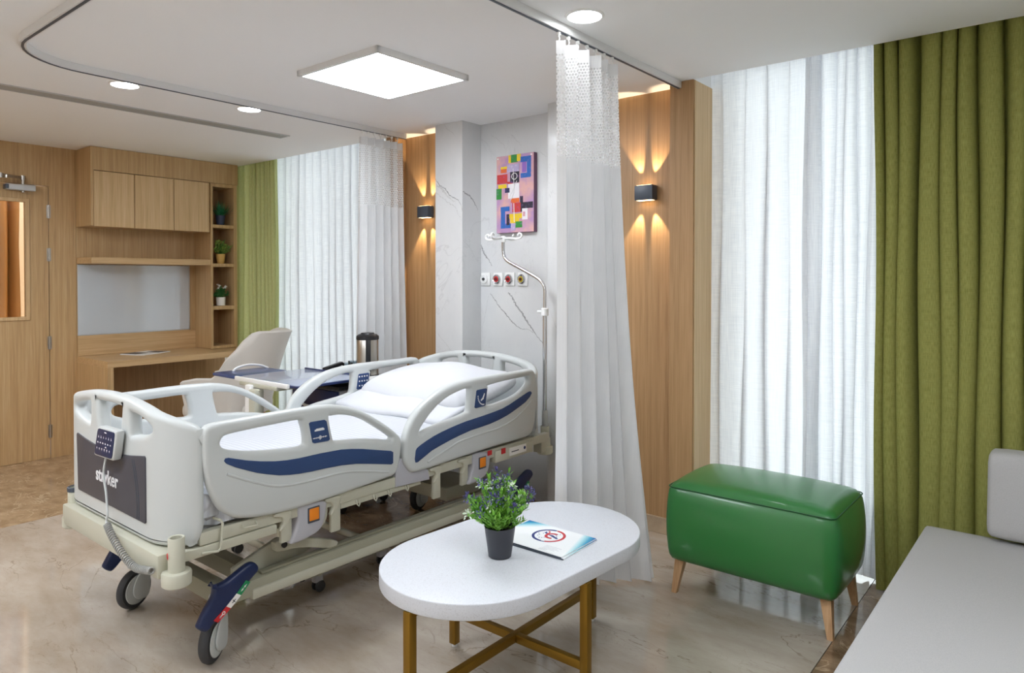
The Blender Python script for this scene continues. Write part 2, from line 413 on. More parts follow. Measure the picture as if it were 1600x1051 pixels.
floor = sempty('floor')
MB().box((-4.685, BY, -0.1), (-0.735, 2.4, 0.0)).build('slab', 'floor', floor, smooth=False)
MB().box((-1.96, 2.4, -0.1), (-0.735, 3.95, 0.0)).build('slab', 'floor', floor, smooth=False)
for x0, x1 in ((-4.685, -3.42), (-3.418, -2.7), (-2.698, -1.962)):  # darker brown pieces beneath the head of the bed
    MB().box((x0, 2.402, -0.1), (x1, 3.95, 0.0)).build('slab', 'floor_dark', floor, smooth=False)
for y0, y1 in ((BY, -0.3), (-0.297, 1.1), (1.103, 2.5), (2.503, 3.95)):
    MB().box((-6.33, y0, -0.1), (-4.688, y1, 0.0)).build('slab', 'floor_tan', floor, smooth=False)
for y0, y1 in ((BY, -0.5), (-0.497, 1.2), (1.203, 2.83), (2.833, 3.95)):
    MB().box((-0.732, y0, -0.1), (RX + 0.1, y1, 0.0)).build('slab', 'floor_dark', floor, smooth=False)

ceil = sempty('ceiling')
b = MB()
b.box((-6.33, BY, CE), (RX + 0.1, ED, CE + 0.06)).box((-3.96, ED, CE), (-1.556, 3.95, 2.68))
b.build('ceiling_board', 'ceiling', ceil, smooth=False)
b = MB()
for x0, x1 in ((-6.33, -3.97), (-1.55, RX + 0.1)):
    b.box((x0, ED, 2.62), (x1, 3.95, 2.68)); b.box((x0, ED - 0.03, CE + 0.06), (x1, ED, 2.68))
b.build('pelmet_recess', 'ceiling', ceil, smooth=False)

wl = sempty('wall_left')
MB().box((WX - 0.1, 1.944, 0), (WX, 2.13, CE)).build('wood_panel', 'oak', wl, smooth=False)
MB().box((WX - 0.1, 2.132, 0), (WX, 3.37, CE)).build('wood_panel', 'oak', wl, smooth=False)
MB().box((WX - 0.1, 0.98, 2.118), (WX, 1.943, CE)).build('wood_panel', 'oak', wl, smooth=False)
MB().box((WX - 0.1, BY, 0), (WX, 0.978, CE)).build('wood_panel', 'oak', wl, smooth=False)
MB().box((WX - 0.1, 3.372, 0), (WX, 3.95, 2.68)).build('plaster', 'wall_white', wl, smooth=False)
struct(MB().box((WX - 0.95, 0.2, 0), (WX - 0.9, 2.6, CE)).build('wall_corridor', 'wall_white', smooth=False))
struct(MB().box((RX, BY, 0), (RX + 0.1, 3.95, 2.68)).build('wall_right', 'wall_white', smooth=False))
struct(MB().box((-6.33, BY - 0.1, 0), (RX + 0.1, BY, CE)).build('wall_back', 'wall_white', smooth=False))

wh = sempty('wall_head')
for x0, x1 in ((-3.845, -3.372), (-2.185, -1.69)):
    MB().box((x0, HY, 0), (x1, HY + 0.1, CE)).build('wood_panel', 'oak_dark', wh, smooth=False)
for x0, x1 in ((-3.95, -3.847), (-1.688, -1.555)):
    MB().box((x0, 3.385, 0), (x1, 3.95, CE), 0.002).build('wood_post', 'oak_dark', wh, smooth=False)
MB().box((-1.5545, 3.395, 0), (-1.550, 3.83, 2.42)).build('window_reveal', 'oak_light', wh, smooth=False)  # paler sheets on the post sides: window light put into the colour
MB().box((-3.957, 3.395, 0), (-3.9505, 3.83, 2.42)).build('window_reveal', 'oak_light', wh, smooth=False)
for x0, x1 in ((-3.37, -3.122), (-2.435, -2.187)):
    mp_ = MB().box((x0, 3.32, 0), (x1, 3.62, CE), 0.0015).build('marble_pillar', 'white_marble', wh, smooth=False)
    if x0 < -3: mpil = mp_
mpan = MB().box((-3.121, 3.50, 0), (-2.436, 3.62, CE)).build('marble_panel', 'white_marble', wh, smooth=False)
def vein(pts, width, fn, par, seed, mt='vein'):
    r = random.Random(seed); P = crom(pts, 6, False); b = MB(); L = []; R = []
    for i, p in enumerate(P):
        t = (P[min(i + 1, len(P) - 1)] - P[max(i - 1, 0)]).normalized(); n = Vector((-t.y, t.x)); k = i / (len(P) - 1)
        q = p + n * r.uniform(-.004, .004); w_ = width * (.35 + .65 * sin(pi * min(1, k * 1.15 + .05)) ** .6) * r.uniform(.6, 1.2)
        L.append(fn(*(q + n * w_))); R.append(fn(*(q - n * w_)))
    b.rings([L, R], False, False); b.build('vein', mt, par, smooth=False)
nf = lambda a, c: (max(-3.1205, min(-2.437, a)), 3.4996, c)
for k, (pts, w_, mt) in enumerate((([(-3.12, 1.625), (-3.105, 1.59), (-3.089, 1.562), (-3.055, 1.527), (-3.022, 1.485)], .006, 'vein'),
    ([(-2.885, 1.309), (-2.852, 1.28), (-2.821, 1.235), (-2.773, 1.183), (-2.747, 1.147), (-2.696, 1.092), (-2.645, 1.034), (-2.605, 0.996)], .0065, 'vein'),
    ([(-3.039, 1.302), (-3.0, 1.261), (-2.961, 1.219), (-2.917, 1.179), (-2.869, 1.135), (-2.821, 1.099), (-2.784, 1.08), (-2.721, 1.075), (-2.665, 1.057)], .0035, 'vein'),
    ([(-3.05, 1.285), (-3.073, 1.208), (-3.09, 1.135), (-3.115, 1.057)], .002, 'vein_pale'), ([(-2.868, 2.338), (-2.821, 2.291), (-2.774, 2.244)], .002, 'vein_pale'),
    ([(-3.027, 2.342), (-2.971, 2.309), (-2.917, 2.261), (-2.895, 2.225)], .002, 'vein_pale'), ([(-2.631, 2.199), (-2.596, 2.167), (-2.566, 2.148)], .002, 'vein_pale'))):
    vein(pts, w_, nf, mpan, k, mt)
pf = lambda a, c: (max(-3.3695, min(-3.1225, a)), 3.3196, c); sfn = lambda a, c: (-3.1216, max(3.3215, min(3.499, a)), c)
for k, (pts, w_, mt, fn) in enumerate((([(-3.371, 2.066), (-3.323, 2.019), (-3.269, 1.989), (-3.228, 1.944), (-3.181, 1.924), (-3.141, 1.888), (-3.122, 1.836)], .004, 'vein', pf),
    ([(-3.371, 1.98), (-3.311, 1.942), (-3.252, 1.903), (-3.193, 1.874), (-3.159, 1.818), (-3.124, 1.774)], .004, 'vein_pale', pf), ([(-3.36, 2.03), (-3.30, 1.985), (-3.24, 1.93), (-3.18, 1.90)], .008, 'vein_pale', pf),
    ([(-3.286, 2.42), (-3.251, 2.384), (-3.21, 2.354), (-3.181, 2.325)], .002, 'vein_pale', pf), ([(-3.349, 1.035), (-3.283, 0.974), (-3.218, 0.923), (-3.148, 0.894)], .002, 'vein_pale', pf),
    ([(3.324, 1.965), (3.373, 1.949), (3.416, 1.924), (3.448, 1.888), (3.473, 1.856)], .005, 'vein', sfn), ([(3.33, 1.65), (3.378, 1.61), (3.422, 1.569), (3.466, 1.515)], .002, 'vein_pale', sfn))):
    vein(pts, w_, fn, mpil, 20 + k, mt)
struct(MB().box((-2.184, HY - 0.016, 0), (-1.69, HY - 0.0005, 0.09), 0.003).build('baseboard_head', 'skirting', smooth=False))

for i, (x0, x1) in enumerate(((-6.23, -3.952), (-1.55, RX)), 1):
    wnd = sempty('window_%d' % i)
    b = MB(); b.box((x0, 3.84, 0), (x1, 3.95, 0.06)); b.box((x0, 3.84, 2.6), (x1, 3.95, 2.66)); b.build('window_sill', 'wall_white', wnd, smooth=False)
    b = MB(); n = 3
    for k in range(n + 1):
        x = x0 + (x1 - x0) * k / n; b.box((max(x0, x - 0.025), 3.87, 0.06), (min(x1, x + 0.025), 3.93, 2.6))
    b.box((x0, 3.87, 0.06), (x1, 3.93, 0.10)); b.box((x0, 3.87, 2.56), (x1, 3.93, 2.6)); b.build('window_frame', 'alu', wnd, smooth=False)
    for k in range(n):
        MB().box((x0 + (x1 - x0) * k / n + 0.025, 3.895, 0.10), (x0 + (x1 - x0) * (k + 1) / n - 0.025, 3.903, 2.56)).build('pane', 'glass', wnd, smooth=False)

# door
dr = sempty('door_1', (WX, 1.46, 0))
y0, y1, vy0, vy1, vz0, vz1 = 0.985, 1.938, 1.24, 1.79, 1.105, 1.985
b = MB(); X0, X1 = WX - 0.045, WX - 0.002
for a, c in (((X0, y0, 0.0015), (X1, vy0, 2.112)), ((X0, vy1, 0.0015), (X1, y1, 2.112)), ((X0, vy0, 0.0015), (X1, vy1, vz0)), ((X0, vy0, vz1), (X1, vy1, 2.112))): b.box(a, c)
b.build('door_leaf', 'oak', dr, smooth=False)
b = MB(); bw = 0.022
for a, c in (((X0 + .005, vy0 - bw, vz0 - bw), (X1 + .008, vy0 + .004, vz1 + bw)), ((X0 + .005, vy1 - .004, vz0 - bw), (X1 + .008, vy1 + bw, vz1 + bw)),
             ((X0 + .005, vy0, vz0 - bw), (X1 + .008, vy1, vz0 + .004)), ((X0 + .005, vy0, vz1 - .004), (X1 + .008, vy1, vz1 + bw))): b.box(a, c, 0.002)
b.build('glazing_bead', 'oak_light', dr, smooth=False)
MB().box((WX - 0.027, vy0, vz0), (WX - 0.021, vy1, vz1)).build('pane', 'glass_d', dr, smooth=False)
for z in (1.92, 1.585, 0.90, 0.21):
    b = MB(); b.cyl((WX + .003, 1.941, z - .052), (WX + .003, 1.941, z + .052), .0065, 12); b.box((WX - .004, 1.927, z - .05), (WX + .001, 1.955, z + .05)); b.build('hinge', 'steel', dr)
cl = MB().box((WX, 1.652, 2.062), (WX + .058, 1.842, 2.108), .006).build('door_closer', 'alu', dr)
b = MB(); b.box((WX + .001, 1.645, 2.068), (WX + .063, 1.668, 2.102), .004, mi=0); b.build('end_cap', 'slate', cl)
b = MB(); b.cyl((WX + .03, 1.765, 2.05), (WX + .03, 1.765, 2.165), .011, 12); b.cyl((WX + .03, 1.765, 2.145), (WX + .03, 1.765, 2.175), .016, 14)
b.obox((WX + .08, 1.68, 2.158), (.1, .01, .005), (.6, -1, 0), (0, 0, 1)); b.obox((WX + .06, 1.56, 2.15), (.1, .01, .004), (-.7, -1, 0), (0, 0, 1)); b.cyl((WX + .125, 1.6, 2.14), (WX + .125, 1.6, 2.17), .014, 12)
b.build('closer_arm', 'steel', cl)

# ------------------------------------------------------------------ curtains
def curtain(pts, ztop, zbot, folds, at, ab, seed, name, matn, parent=None, nu=None, nz=16, flare=(0, 0), origin=None, sharp=0.0, vbase=0.0, jit=0.35, bow=0.0, lift=0.0, ov=0.22):
    """pts: line on plan (start, end); folds: number of pleats; at/ab: pleat depth above and below; flare: how far the lower ends drift along the line"""
    rnd = random.Random(seed); p0, p1 = Vector(pts[0]), Vector(pts[1]); L = (p1 - p0).length
    d = (p1 - p0) / L; nrm = Vector((-d.y, d.x))
    knots = [0.0]
    for i in range(folds): knots.append(knots[-1] + 1 + rnd.uniform(-jit, jit))
    knots = [k / knots[-1] for k in knots]; amps = [rnd.uniform(0.55, 1.0) for _ in range(folds)]; sk = [rnd.uniform(-0.22, 0.22) for _ in range(folds)]
    nu = nu or folds * 18
    def prof(u):
        i = 0
        while i < folds - 1 and u > knots[i + 1]: i += 1
        t = (u - knots[i]) / (knots[i + 1] - knots[i]); t = min(1, max(0, t))
        t2 = t + sk[i] * sin(pi * t) * 0.6
        v = (1 - cos(2 * pi * t2)) / 2
        return amps[i] * (v ** (1 + sharp)) - 0.4, ov * sin(2 * pi * t) / folds
    bm = bmesh.new(); uvl = bm.loops.layers.uv.new('UVMap'); vs = []; uvs = {}
    ph = [rnd.uniform(0, 6.28) for _ in range(4)]
    arc = [0.0]
    for i in range(nu):
        a = prof(i / nu)[0] * ab * 0.5 + prof(i / nu)[0] * at * 0.5; c = prof((i + 1) / nu)[0] * (at + ab) * 0.5
        arc.append(arc[-1] + math.hypot(L / nu, c - a))
    for j in range(nz + 1):
        t = j / nz; z = ztop + (zbot - ztop) * t; row = []
        for i in range(nu + 1):
            u = i / nu; f, sh = prof(u)
            amp = at + (ab - at) * (t ** 0.7)
            du = flare[0] * (1 - u) * t ** 1.3 * -1 + flare[1] * u * t ** 1.3
            off = f * amp + 0.012 * sin(5 * u + 3 * t + ph[0]) * t + bow * t
            along = u * L + sh * L * (0.5 + 0.5 * t) + du + 0.006 * sin(9 * t + ph[1] + u * 17)
            p = p0 + d * along + nrm * off
            v = bm.verts.new((p.x, p.y, z + lift * t * sin(u * 23 + ph[2]))); row.append(v); uvs[v] = (arc[i], z)
        vs.append(row)
    for j in range(nz):
        for i in range(nu):
            f = bm.faces.new((vs[j][i], vs[j][i + 1], vs[j + 1][i + 1], vs[j + 1][i])); f.smooth = True
            for lp in f.loops: lp[uvl].uv = uvs[lp.vert]
    b = MB(); b.bm.free(); b.bm = bm
    return b.build(name, matn, parent, origin, recalc=False, ang=180)

# ------------------------------------------------------------------ ceiling lights
pl = thing('ceiling_panel_light', 'square flat ceiling light panel glowing above the bed', 'ceiling light', (-2.708, 2.31, CE))
b = MB(); x0, x1, y0, y1, zb = -3.01, -2.405, 2.015, 2.605, CE - .028
for a, c in (((x0, y0, zb), (x1, y0 + .018, CE)), ((x0, y1 - .018, zb), (x1, y1, CE)), ((x0, y0, zb), (x0 + .018, y1, CE)), ((x1 - .018, y0, zb), (x1, y1, CE))): b.box(a, c)
b.build('frame', 'trackm', pl, smooth=False)
MB().box((x0 + .018, y0 + .018, zb + .002), (x1 - .018, y1 - .018, CE - .002)).build('diffuser', 'led', pl, smooth=False)
for x, y in ((-0.2, 1.3), (-3.6, -0.5), (-1.2, -1.2), (-5.2, 0.3), (-2.5, 0.1)):       # out-of-view panels added to brighten the room
    c = copy_tree(pl); c.location = (x, y, CE)
    c['label'] = {-0.2: 'square ceiling light panel above the sofa end of the room', -2.5: 'square ceiling light panel just before the foot of the bed', -5.2: 'square ceiling light panel in the corner by the entrance door', -3.6: 'square ceiling light panel in the open middle of the room', -1.2: 'square ceiling light panel near the back wall'}[x]
def downlight(x, y, r, label):
    t = thing('downlight', label, 'ceiling light', (x, y, CE), 'round recessed downlights')
    MB().lathe([(r * 1.14, 0), (r * 1.12, -.004), (r * .98, -.006), (r * .95, .0)], (x, y, CE), 36, cap=False).build('trim_ring', 'white', t)
    MB().lathe([(r * .97, -.001), (r * .6, -.004), (r * .02, -.005)], (x, y, CE), 36).build('lens', 'led_d', t)
downlight(-1.513, 2.305, .068, 'round downlight in the ceiling in front of the near ward curtain')
downlight(-3.93, 1.582, .068, 'round downlight beside the curtain track, the one farther from the windows')
downlight(-3.91, 2.283, .066, 'round downlight beside the curtain track, the one nearer the windows')

b = MB(); ev = thing('slot_diffuser', 'long grey linear air slot in the white ceiling near the desk', 'air vent', (-4.47, 1.5, CE))
MB().box((-4.525, -.2, CE - .0035), (-4.415, 2.885, CE + .01)).build('slot_plate', 'vent', ev, smooth=False)
b = MB()
for x in (-4.5265, -4.4135): b.box((x - .004, -.2, CE - .006), (x + .004, 2.89, CE + .002))
b.box((-4.53, 2.884, CE - .006), (-4.41, 2.892, CE + .002)); b.build('slot_edge', 'alu', ev, smooth=False)

# ward-curtain track: U on plan
TN, TF, TY, RR = -1.635, -3.735, 0.985, 0.33
tr = [(TN, 3.385)] + [(TN, y) for y in (2.5, 1.5)] + [(TN - RR + RR * cos(a), TY + RR - RR * sin(a)) for a in [k * pi / 20 for k in range(11)]] + \
     [(x, TY) for x in (-2.3, -2.7, -3.1)] + [(TF + RR - RR * sin(a), TY + RR - RR * cos(a)) for a in [k * pi / 20 for k in range(11)]] + [(TF, 2.0), (TF, 2.6), (TF, 3.384)]
trk = thing('curtain_track', 'white U shaped ward curtain track under the ceiling around the bed', 'curtain track', (TF, 2, CE))
def sweep(path, hw, z0, z1, b, mi=0):
    rs = []
    P = [Vector(p) for p in path]
    for i, p in enumerate(P):
        t = (P[min(i + 1, len(P) - 1)] - P[max(i - 1, 0)]).normalized(); n = Vector((-t.y, t.x))
        rs.append([(p.x + n.x * hw, p.y + n.y * hw, z0), (p.x - n.x * hw, p.y - n.y * hw, z0), (p.x - n.x * hw, p.y - n.y * hw, z1), (p.x + n.x * hw, p.y + n.y * hw, z1)])
    b.rings(rs, True, True, mi)
b = MB(); sweep(tr, .013, CE - .034, CE - .0005, b); b.build('rail', 'trackm', trk, ang=30)
b = MB(); sweep(tr, .005, CE - .037, CE - .033, b); b.build('groove', 'slate', trk, ang=30)

def ward(name_label, X, ya, yb, sgn, seed, folds, at, ab, flare, bow, zb):
    zt, zm = CE - .075, 1.895
    t = thing('ward_curtain', name_label, 'curtain', (X, (ya + yb) / 2, 0), 'ward curtains on the track')
    # one continuous pleat profile, split at the seam between net and cloth
    rnd = random.Random(seed)
    def sheet(z0, z1, nm, mt, a0, a1, fl0, fl1, bw0, bw1, nz):
        r = random.Random(seed); kn = [0.0]
        for i in range(folds): kn.append(kn[-1] + 1 + r.uniform(-.3, .3))
        kn = [k / kn[-1] for k in kn]; am = [r.uniform(.6, 1) for _ in range(folds)]
        bm = bmesh.new(); uvl = bm.loops.layers.uv.new('UVMap'); vs = []; uvs = {}; nu = folds * 14
        for j in range(nz + 1):
            s_ = j / nz; z = z0 + (z1 - z0) * s_; row = []; arc = 0; prev = None
            T = (zt - z) / (zt - zb)
            for i in range(nu + 1):
                u = i / nu; k = 0
                while k < folds - 1 and u > kn[k + 1]: k += 1
                q = (u - kn[k]) / (kn[k + 1] - kn[k]); f = am[k] * sin(2 * pi * q) * .5
                amp = at + (ab - at) * T
                y = ya + (yb - ya) * u + (-flare[0] * (1 - u) + flare[1] * u) * T ** 1.4 + .012 * sin(4 * pi * q) * .5
                x = X + sgn * f * amp + bow(u, T)
                v = bm.verts.new((x, y, z)); row.append(v)
                if prev is not None: arc += math.hypot(x - prev[0], y - prev[1])
                prev = (x, y); uvs[v] = (arc, z)
            vs.append(row)
        for j in range(nz):
            for i in range(nu):
                f = bm.faces.new((vs[j][i], vs[j][i + 1], vs[j + 1][i + 1], vs[j + 1][i])); f.smooth = True
                for lp in f.loops: lp[uvl].uv = uvs[lp.vert]
        b = MB(); b.bm.free(); b.bm = bm
        return b.build(nm, mt, t, recalc=False, ang=180)
    sheet(zt, zt - .05, 'heading_band', 'hosp', 0, 0, 0, 0, 0, 0, 2)
    sheet(zt - .05, zm, 'net_panel', 'hosp_mesh', 0, 0, 0, 0, 0, 0, 10)
    sheet(zm, zm - .025, 'seam_band', 'hosp', 0, 0, 0, 0, 0, 0, 1)
    sheet(zm - .025, zb, 'cloth_panel', 'hosp', 0, 0, 0, 0, 0, 0, 22)
    n = folds + 1
    for i in range(n):
        y = ya + (yb - ya) * (i + .25) / n; b = MB()
        b.box((X - .006, y - .006, CE - .05), (X + .006, y + .006, CE - .0375)); b.tube([(X, y, CE - .05), (X + .004, y, CE - .062), (X, y, CE - .078)], .003, 6)
        b.build('curtain_hook', 'white', t)
    return t
ward('white ward curtain with net top hanging beside the oval coffee table', TN, 2.285, 2.765, 1, 11, 6, .10, .15, (-.26, .13), lambda u, T: .12 * T * T * (u > .55) * (u - .55) / .45 - .20 * T ** 1.6 * (1 - u) ** 1.5, .02)
ward('white ward curtain with net top hanging in front of the far window sheer', TF, 2.985, 3.345, -1, 5, 6, .10, .13, (.015, .06), lambda u, T: -.05 * T * (1 - u), .02)

tag(curtain([(-5.86, 3.56), (-4.04, 3.56)], 2.60, .02, 18, .05, .05, 21, 'sheer_curtain', 'sheer', nz=14, flare=(.02, .05), origin=(-4.8, 3.56, 0), sharp=.4, ov=.36, jit=.15), 'white sheer linen curtain in even pleats at the window behind the desk chair', 'curtain')
tag(curtain([(-6.10, 3.44), (-5.43, 3.44)], 2.60, .02, 10, .08, .09, 23, 'green_drape', 'green_l', nz=14, origin=(-5.76, 3.42, 0), jit=.45, ov=.3), 'pale green drape hanging beside the wooden display shelves', 'curtain', 'green window drapes')
tag(curtain([(-1.56, 3.62), (-.99, 3.62)], 2.60, .02, 5, .03, .06, 24, 'sheer_curtain', 'sheer', nz=14, flare=(.0, 0), origin=(-1.25, 3.62, 0), sharp=.3, ov=.36), 'smooth white sheer panel next to the wooden post at the near window', 'curtain')
tag(curtain([(-1.05, 3.55), (-.60, 3.55)], 2.60, .02, 9, .05, .06, 25, 'sheer_curtain', 'sheer', nz=14, flare=(0, -.02), origin=(-.83, 3.55, 0), sharp=.3, ov=.38), 'closely pleated white sheer panel next to the deep green drape', 'curtain')
tag(curtain([(-.715, 3.445), (.35, 3.445)], 2.60, .02, 15, .085, .10, 28, 'green_drape', 'green', nz=16, flare=(-.015, 0), origin=(-.2, 3.45, 0), jit=.5, ov=.32, sharp=.3), 'deep olive green drape hanging behind the grey sofa', 'curtain', 'green window drapes')
tag(curtain([(WX - .40, 1.15), (WX - .40, 1.85)], 2.2, .05, 9, .10, .10, 30, 'corridor_curtain', 'corr', nz=4, origin=(WX - .4, 1.5, 0)), 'tan curtain seen through the glass of the door', 'curtain')  # added folded cloth, imitates curtains mirrored in the door glass

# ------------------------------------------------------------------ desk wall
CXF, CY0, CY1 = -5.93, 2.133, 3.09
cb = thing('wall_cabinet', 'oak overhead cabinet with three plain doors above the desk', 'cabinet', (-6.08, 2.6, 1.81))
b = MB(); b.box((WX + .001, CY0, 1.81), (CXF - .02, CY1 + .01, CE - .003)); b.box((CXF - .02, CY0, 1.81), (CXF - .001, CY0 + .02, CE - .003)); b.build('body', 'oak', cb, smooth=False)
MB().box((CXF - .02, CY0 + .02, 2.242), (CXF, 3.345, CE - .003)).build('header_panel', 'oak', cb, smooth=False)
for a, c in ((2.155, 2.452), (2.457, 2.768), (2.773, 3.075)):
    MB().box((CXF - .018, a, 1.806), (CXF + .003, c, 2.236), .002).build('door', 'oak_light', cb, smooth=False)
tag(MB().box((WX + .001, CY0 + .001, 1.517), (CXF, CY1 - .001, 1.565), .0015).build('wall_shelf', 'oak_h', origin=(-6.08, 2.6, 1.517), smooth=False), 'thick oak shelf running below the overhead cabinet', 'shelf')
tw = thing('display_shelves', 'narrow oak display tower with open niches beside the green drape', 'shelf unit', (-6.08, 3.22, .785))
ty0, ty1, tz0, tz1 = CY1, 3.335, .781, 2.24
MB().box((WX + .001, ty0, tz0), (CXF, ty0 + .02, tz1)).build('side_panel', 'oak', tw, smooth=False)
MB().box((WX + .001, ty1 - .03, tz0), (CXF, ty1, tz1)).build('side_panel', 'oak', tw, smooth=False)
MB().box((WX + .001, ty0 + .02, tz0), (WX + .02, ty1 - .03, tz1)).build('back_panel', 'oak_dark', tw, smooth=False)
for z0, z1 in ((2.21, 2.24), (1.848, 1.877), (1.504, 1.533), (1.125, 1.157), (.781, .806)):
    MB().box((WX + .02, ty0 + .02, z0), (CXF - .001, ty1 - .03, z1), .001).build('shelf', 'oak', tw, smooth=False)
gb = thing('glass_board', 'white back painted glass writing board above the desk', 'whiteboard', (WX + .01, 2.58, .95))
MB().box((WX + .001, 2.136, .95), (WX + .012, CY1 - .058, 1.512), .001).build('glass_sheet', 'glassboard', gb, smooth=False)
b = MB(); b.box((WX + .001, 2.134, .942), (WX + .015, CY1 - .05, .950)); b.box((WX + .001, CY1 - .058, .942), (WX + .015, CY1 - .05, 1.513)); b.build('edge_trim', 'alu', gb, smooth=False)
ds = thing('desk', 'oak wall desk with thick top and panel end', 'desk', (-5.93, 2.75, 0))
MB().box((WX + .001, 2.13, .73), (-5.63, 3.36, .778), .0015).build('desk_top', 'oak_h', ds, smooth=False)
MB().box((WX + .001, 2.13, .002), (-5.63, 2.172, .73)).build('side_panel', 'oak', ds, smooth=False)
MB().box((WX + .001, 2.172, .1), (WX + .03, 3.36, .73)).build('modesty_panel', 'oak_dark', ds, smooth=False)
MB().box((WX + .001, 2.134, .779), (WX + .018, 3.089, .941)).build('upstand', 'oak_h', ds, smooth=False)

def magazine(loc, rz, w_, h_, t_, label):
    t = thing('magazine', label, 'magazine', loc)
    b = MB(); b.box((loc[0] - w_ / 2, loc[1] - h_ / 2, loc[2]), (loc[0] + w_ / 2, loc[1] + h_ / 2, loc[2] + t_)); b.build('pages', 'paper', t, smooth=False)
    b = MB(); z = loc[2] + t_ + .0006
    b.box((loc[0] - w_ * .46, loc[1] - h_ * .45, z - .0004), (loc[0] + w_ * .12, loc[1] + h_ * .0, z)); b.box((loc[0] - w_ * .1, loc[1] + h_ * .1, z - .0004), (loc[0] + w_ * .45, loc[1] + h_ * .44, z)); b.build('photo_print', 'slate', t, smooth=False)
    t.rotation_euler.z = rz
magazine((-6.03, 2.575, .7785), radians(25), .23, .30, .006, 'thin magazine lying on the oak desk top')

# potted plants on the display shelves
def blade(b, p, d, L, wd, droop, mi=0, n=3):
    d = Vector(d).normalized(); side = d.cross(Vector((0, 0, 1)))
    side = side.normalized() if side.length > 1e-3 else Vector((1, 0, 0)); pts = []
    for i in range(n + 1):
        t = i / n; pts.append((Vector(p) + d * L * t - Vector((0, 0, droop * t * t)), wd * (1 - t) ** .6 if t > .5 else wd * (.6 + .8 * t)))
    prev = None
    for q, ww in pts:
        cur = (b.bm.verts.new(q - side * ww / 2), b.bm.verts.new(q + side * ww / 2 + Vector((0, 0, .0))))
        if prev: f = b.bm.faces.new((prev[0], prev[1], cur[1], cur[0])); f.material_index = mi
        prev = cur
def leaf(b, p, d, L, wd, mi=0):
    d = Vector(d).normalized(); s_ = d.cross(Vector((random.uniform(-.3, .3), random.uniform(-.3, .3), 1))); s_ = s_.normalized() if s_.length > 1e-3 else Vector((1, 0, 0))
    u = s_.cross(d); p = Vector(p); v = [b.bm.verts.new(q) for q in (p, p + d * L * .45 + s_ * wd / 2 + u * wd * .15, p + d * L, p + d * L * .45 - s_ * wd / 2 + u * wd * .15)]
    m = b.bm.verts.new(p + d * L * .5 - u * wd * .1)
    for i in range(4): f = b.bm.faces.new((v[i], v[(i + 1) % 4], m)); f.material_index = mi
def pot(t, x, y, z, rb, rt, h, matn):
    MB().lathe([(rb * .9, z), (rb, z + .003), (rt, z + h), (rt, z + h + .001), (rt * .9, z + h), (rt * .85, z + h - .012)], (x, y, 0), 28).build('pot', matn, t)
    MB().lathe([(rt * .87, z + h - .012), (rt * .5, z + h - .006), (.001, z + h - .005)], (x, y, 0), 20).build('soil', 'soil', t)
def rdir(up):
    a = random.uniform(0, 2 * pi); e = random.uniform(*up); return Vector((cos(a) * cos(e), sin(a) * cos(e), sin(e)))
PX, PYY = -5.985, 3.208
def nclamp(b, zt):
    for v in b.bm.verts: v.co = Vector((max(-6.2, min(-5.9, v.co.x)), max(3.116, min(3.299, v.co.y)), min(zt, v.co.z)))
t = thing('potted_plant', 'dark green grassy plant in a slate blue pot in the top niche', 'plant', (PX, PYY, 1.877), 'potted plants on the display tower')
pot(t, PX, PYY, 1.8775, .032, .042, .085, 'potblue'); b = MB()
for i in range(170): d = rdir((.45, 1.5)); blade(b, (PX + random.uniform(-.02, .02), PYY + random.uniform(-.02, .02), 1.95), d, random.uniform(.12, .19), .006, .05 * random.random())
nclamp(b, 2.205); b.build('grass_blades', 'leaf_t', t, recalc=False)['kind'] = 'stuff'
t = thing('potted_plant', 'olive green leafy plant in a tan pot in the second niche', 'plant', (PX, PYY, 1.533), 'potted plants on the display tower')
pot(t, PX, PYY, 1.5335, .030, .040, .085, 'pottan'); b = MB()
for i in range(34):
    d = rdir((.35, 1.5)); p = Vector((PX, PYY, 1.61)); L = random.uniform(.06, .15); b.tube([p, p + d * L], .0015, 4, mi=1)
    for k in range(9): q = p + d * L * random.uniform(.35, 1); leaf(b, q, d + rdir((-.3, 1)) * .9, random.uniform(.022, .038), .013)
nclamp(b, 1.845); b.build('leaves', ['leaf_y', 'stem'], t, recalc=False)['kind'] = 'stuff'
t = thing('potted_plant', 'white flowered plant in a white pot in the third niche', 'plant', (PX, PYY, 1.157), 'potted plants on the display tower')
pot(t, PX, PYY, 1.1575, .037, .040, .075, 'potwhite'); b = MB()
for i in range(34):
    d = rdir((.25, 1.5)); p = Vector((PX, PYY, 1.225)); L = random.uniform(.05, .11); b.tube([p, p + d * L], .0015, 4, mi=1)
    for k in range(9): q = p + d * L * random.uniform(.35, 1); leaf(b, q, d + rdir((-.3, 1)) * .9, random.uniform(.02, .032), .014)
nclamp(b, 1.50); b.build('leaves', ['leaf_d', 'stem'], t, recalc=False)['kind'] = 'stuff'
for i in range(9):
    p = Vector((PX + random.uniform(-.02, .05), PYY + random.uniform(-.045, .045), 1.318 + random.uniform(-.02, .025)))
    b = MB()
    for k in range(7): leaf(b, p, rdir((-.2, 1.2)), .018, .014)
    nclamp(b, 1.5); b.build('flower', 'potwhite', t, recalc=False)

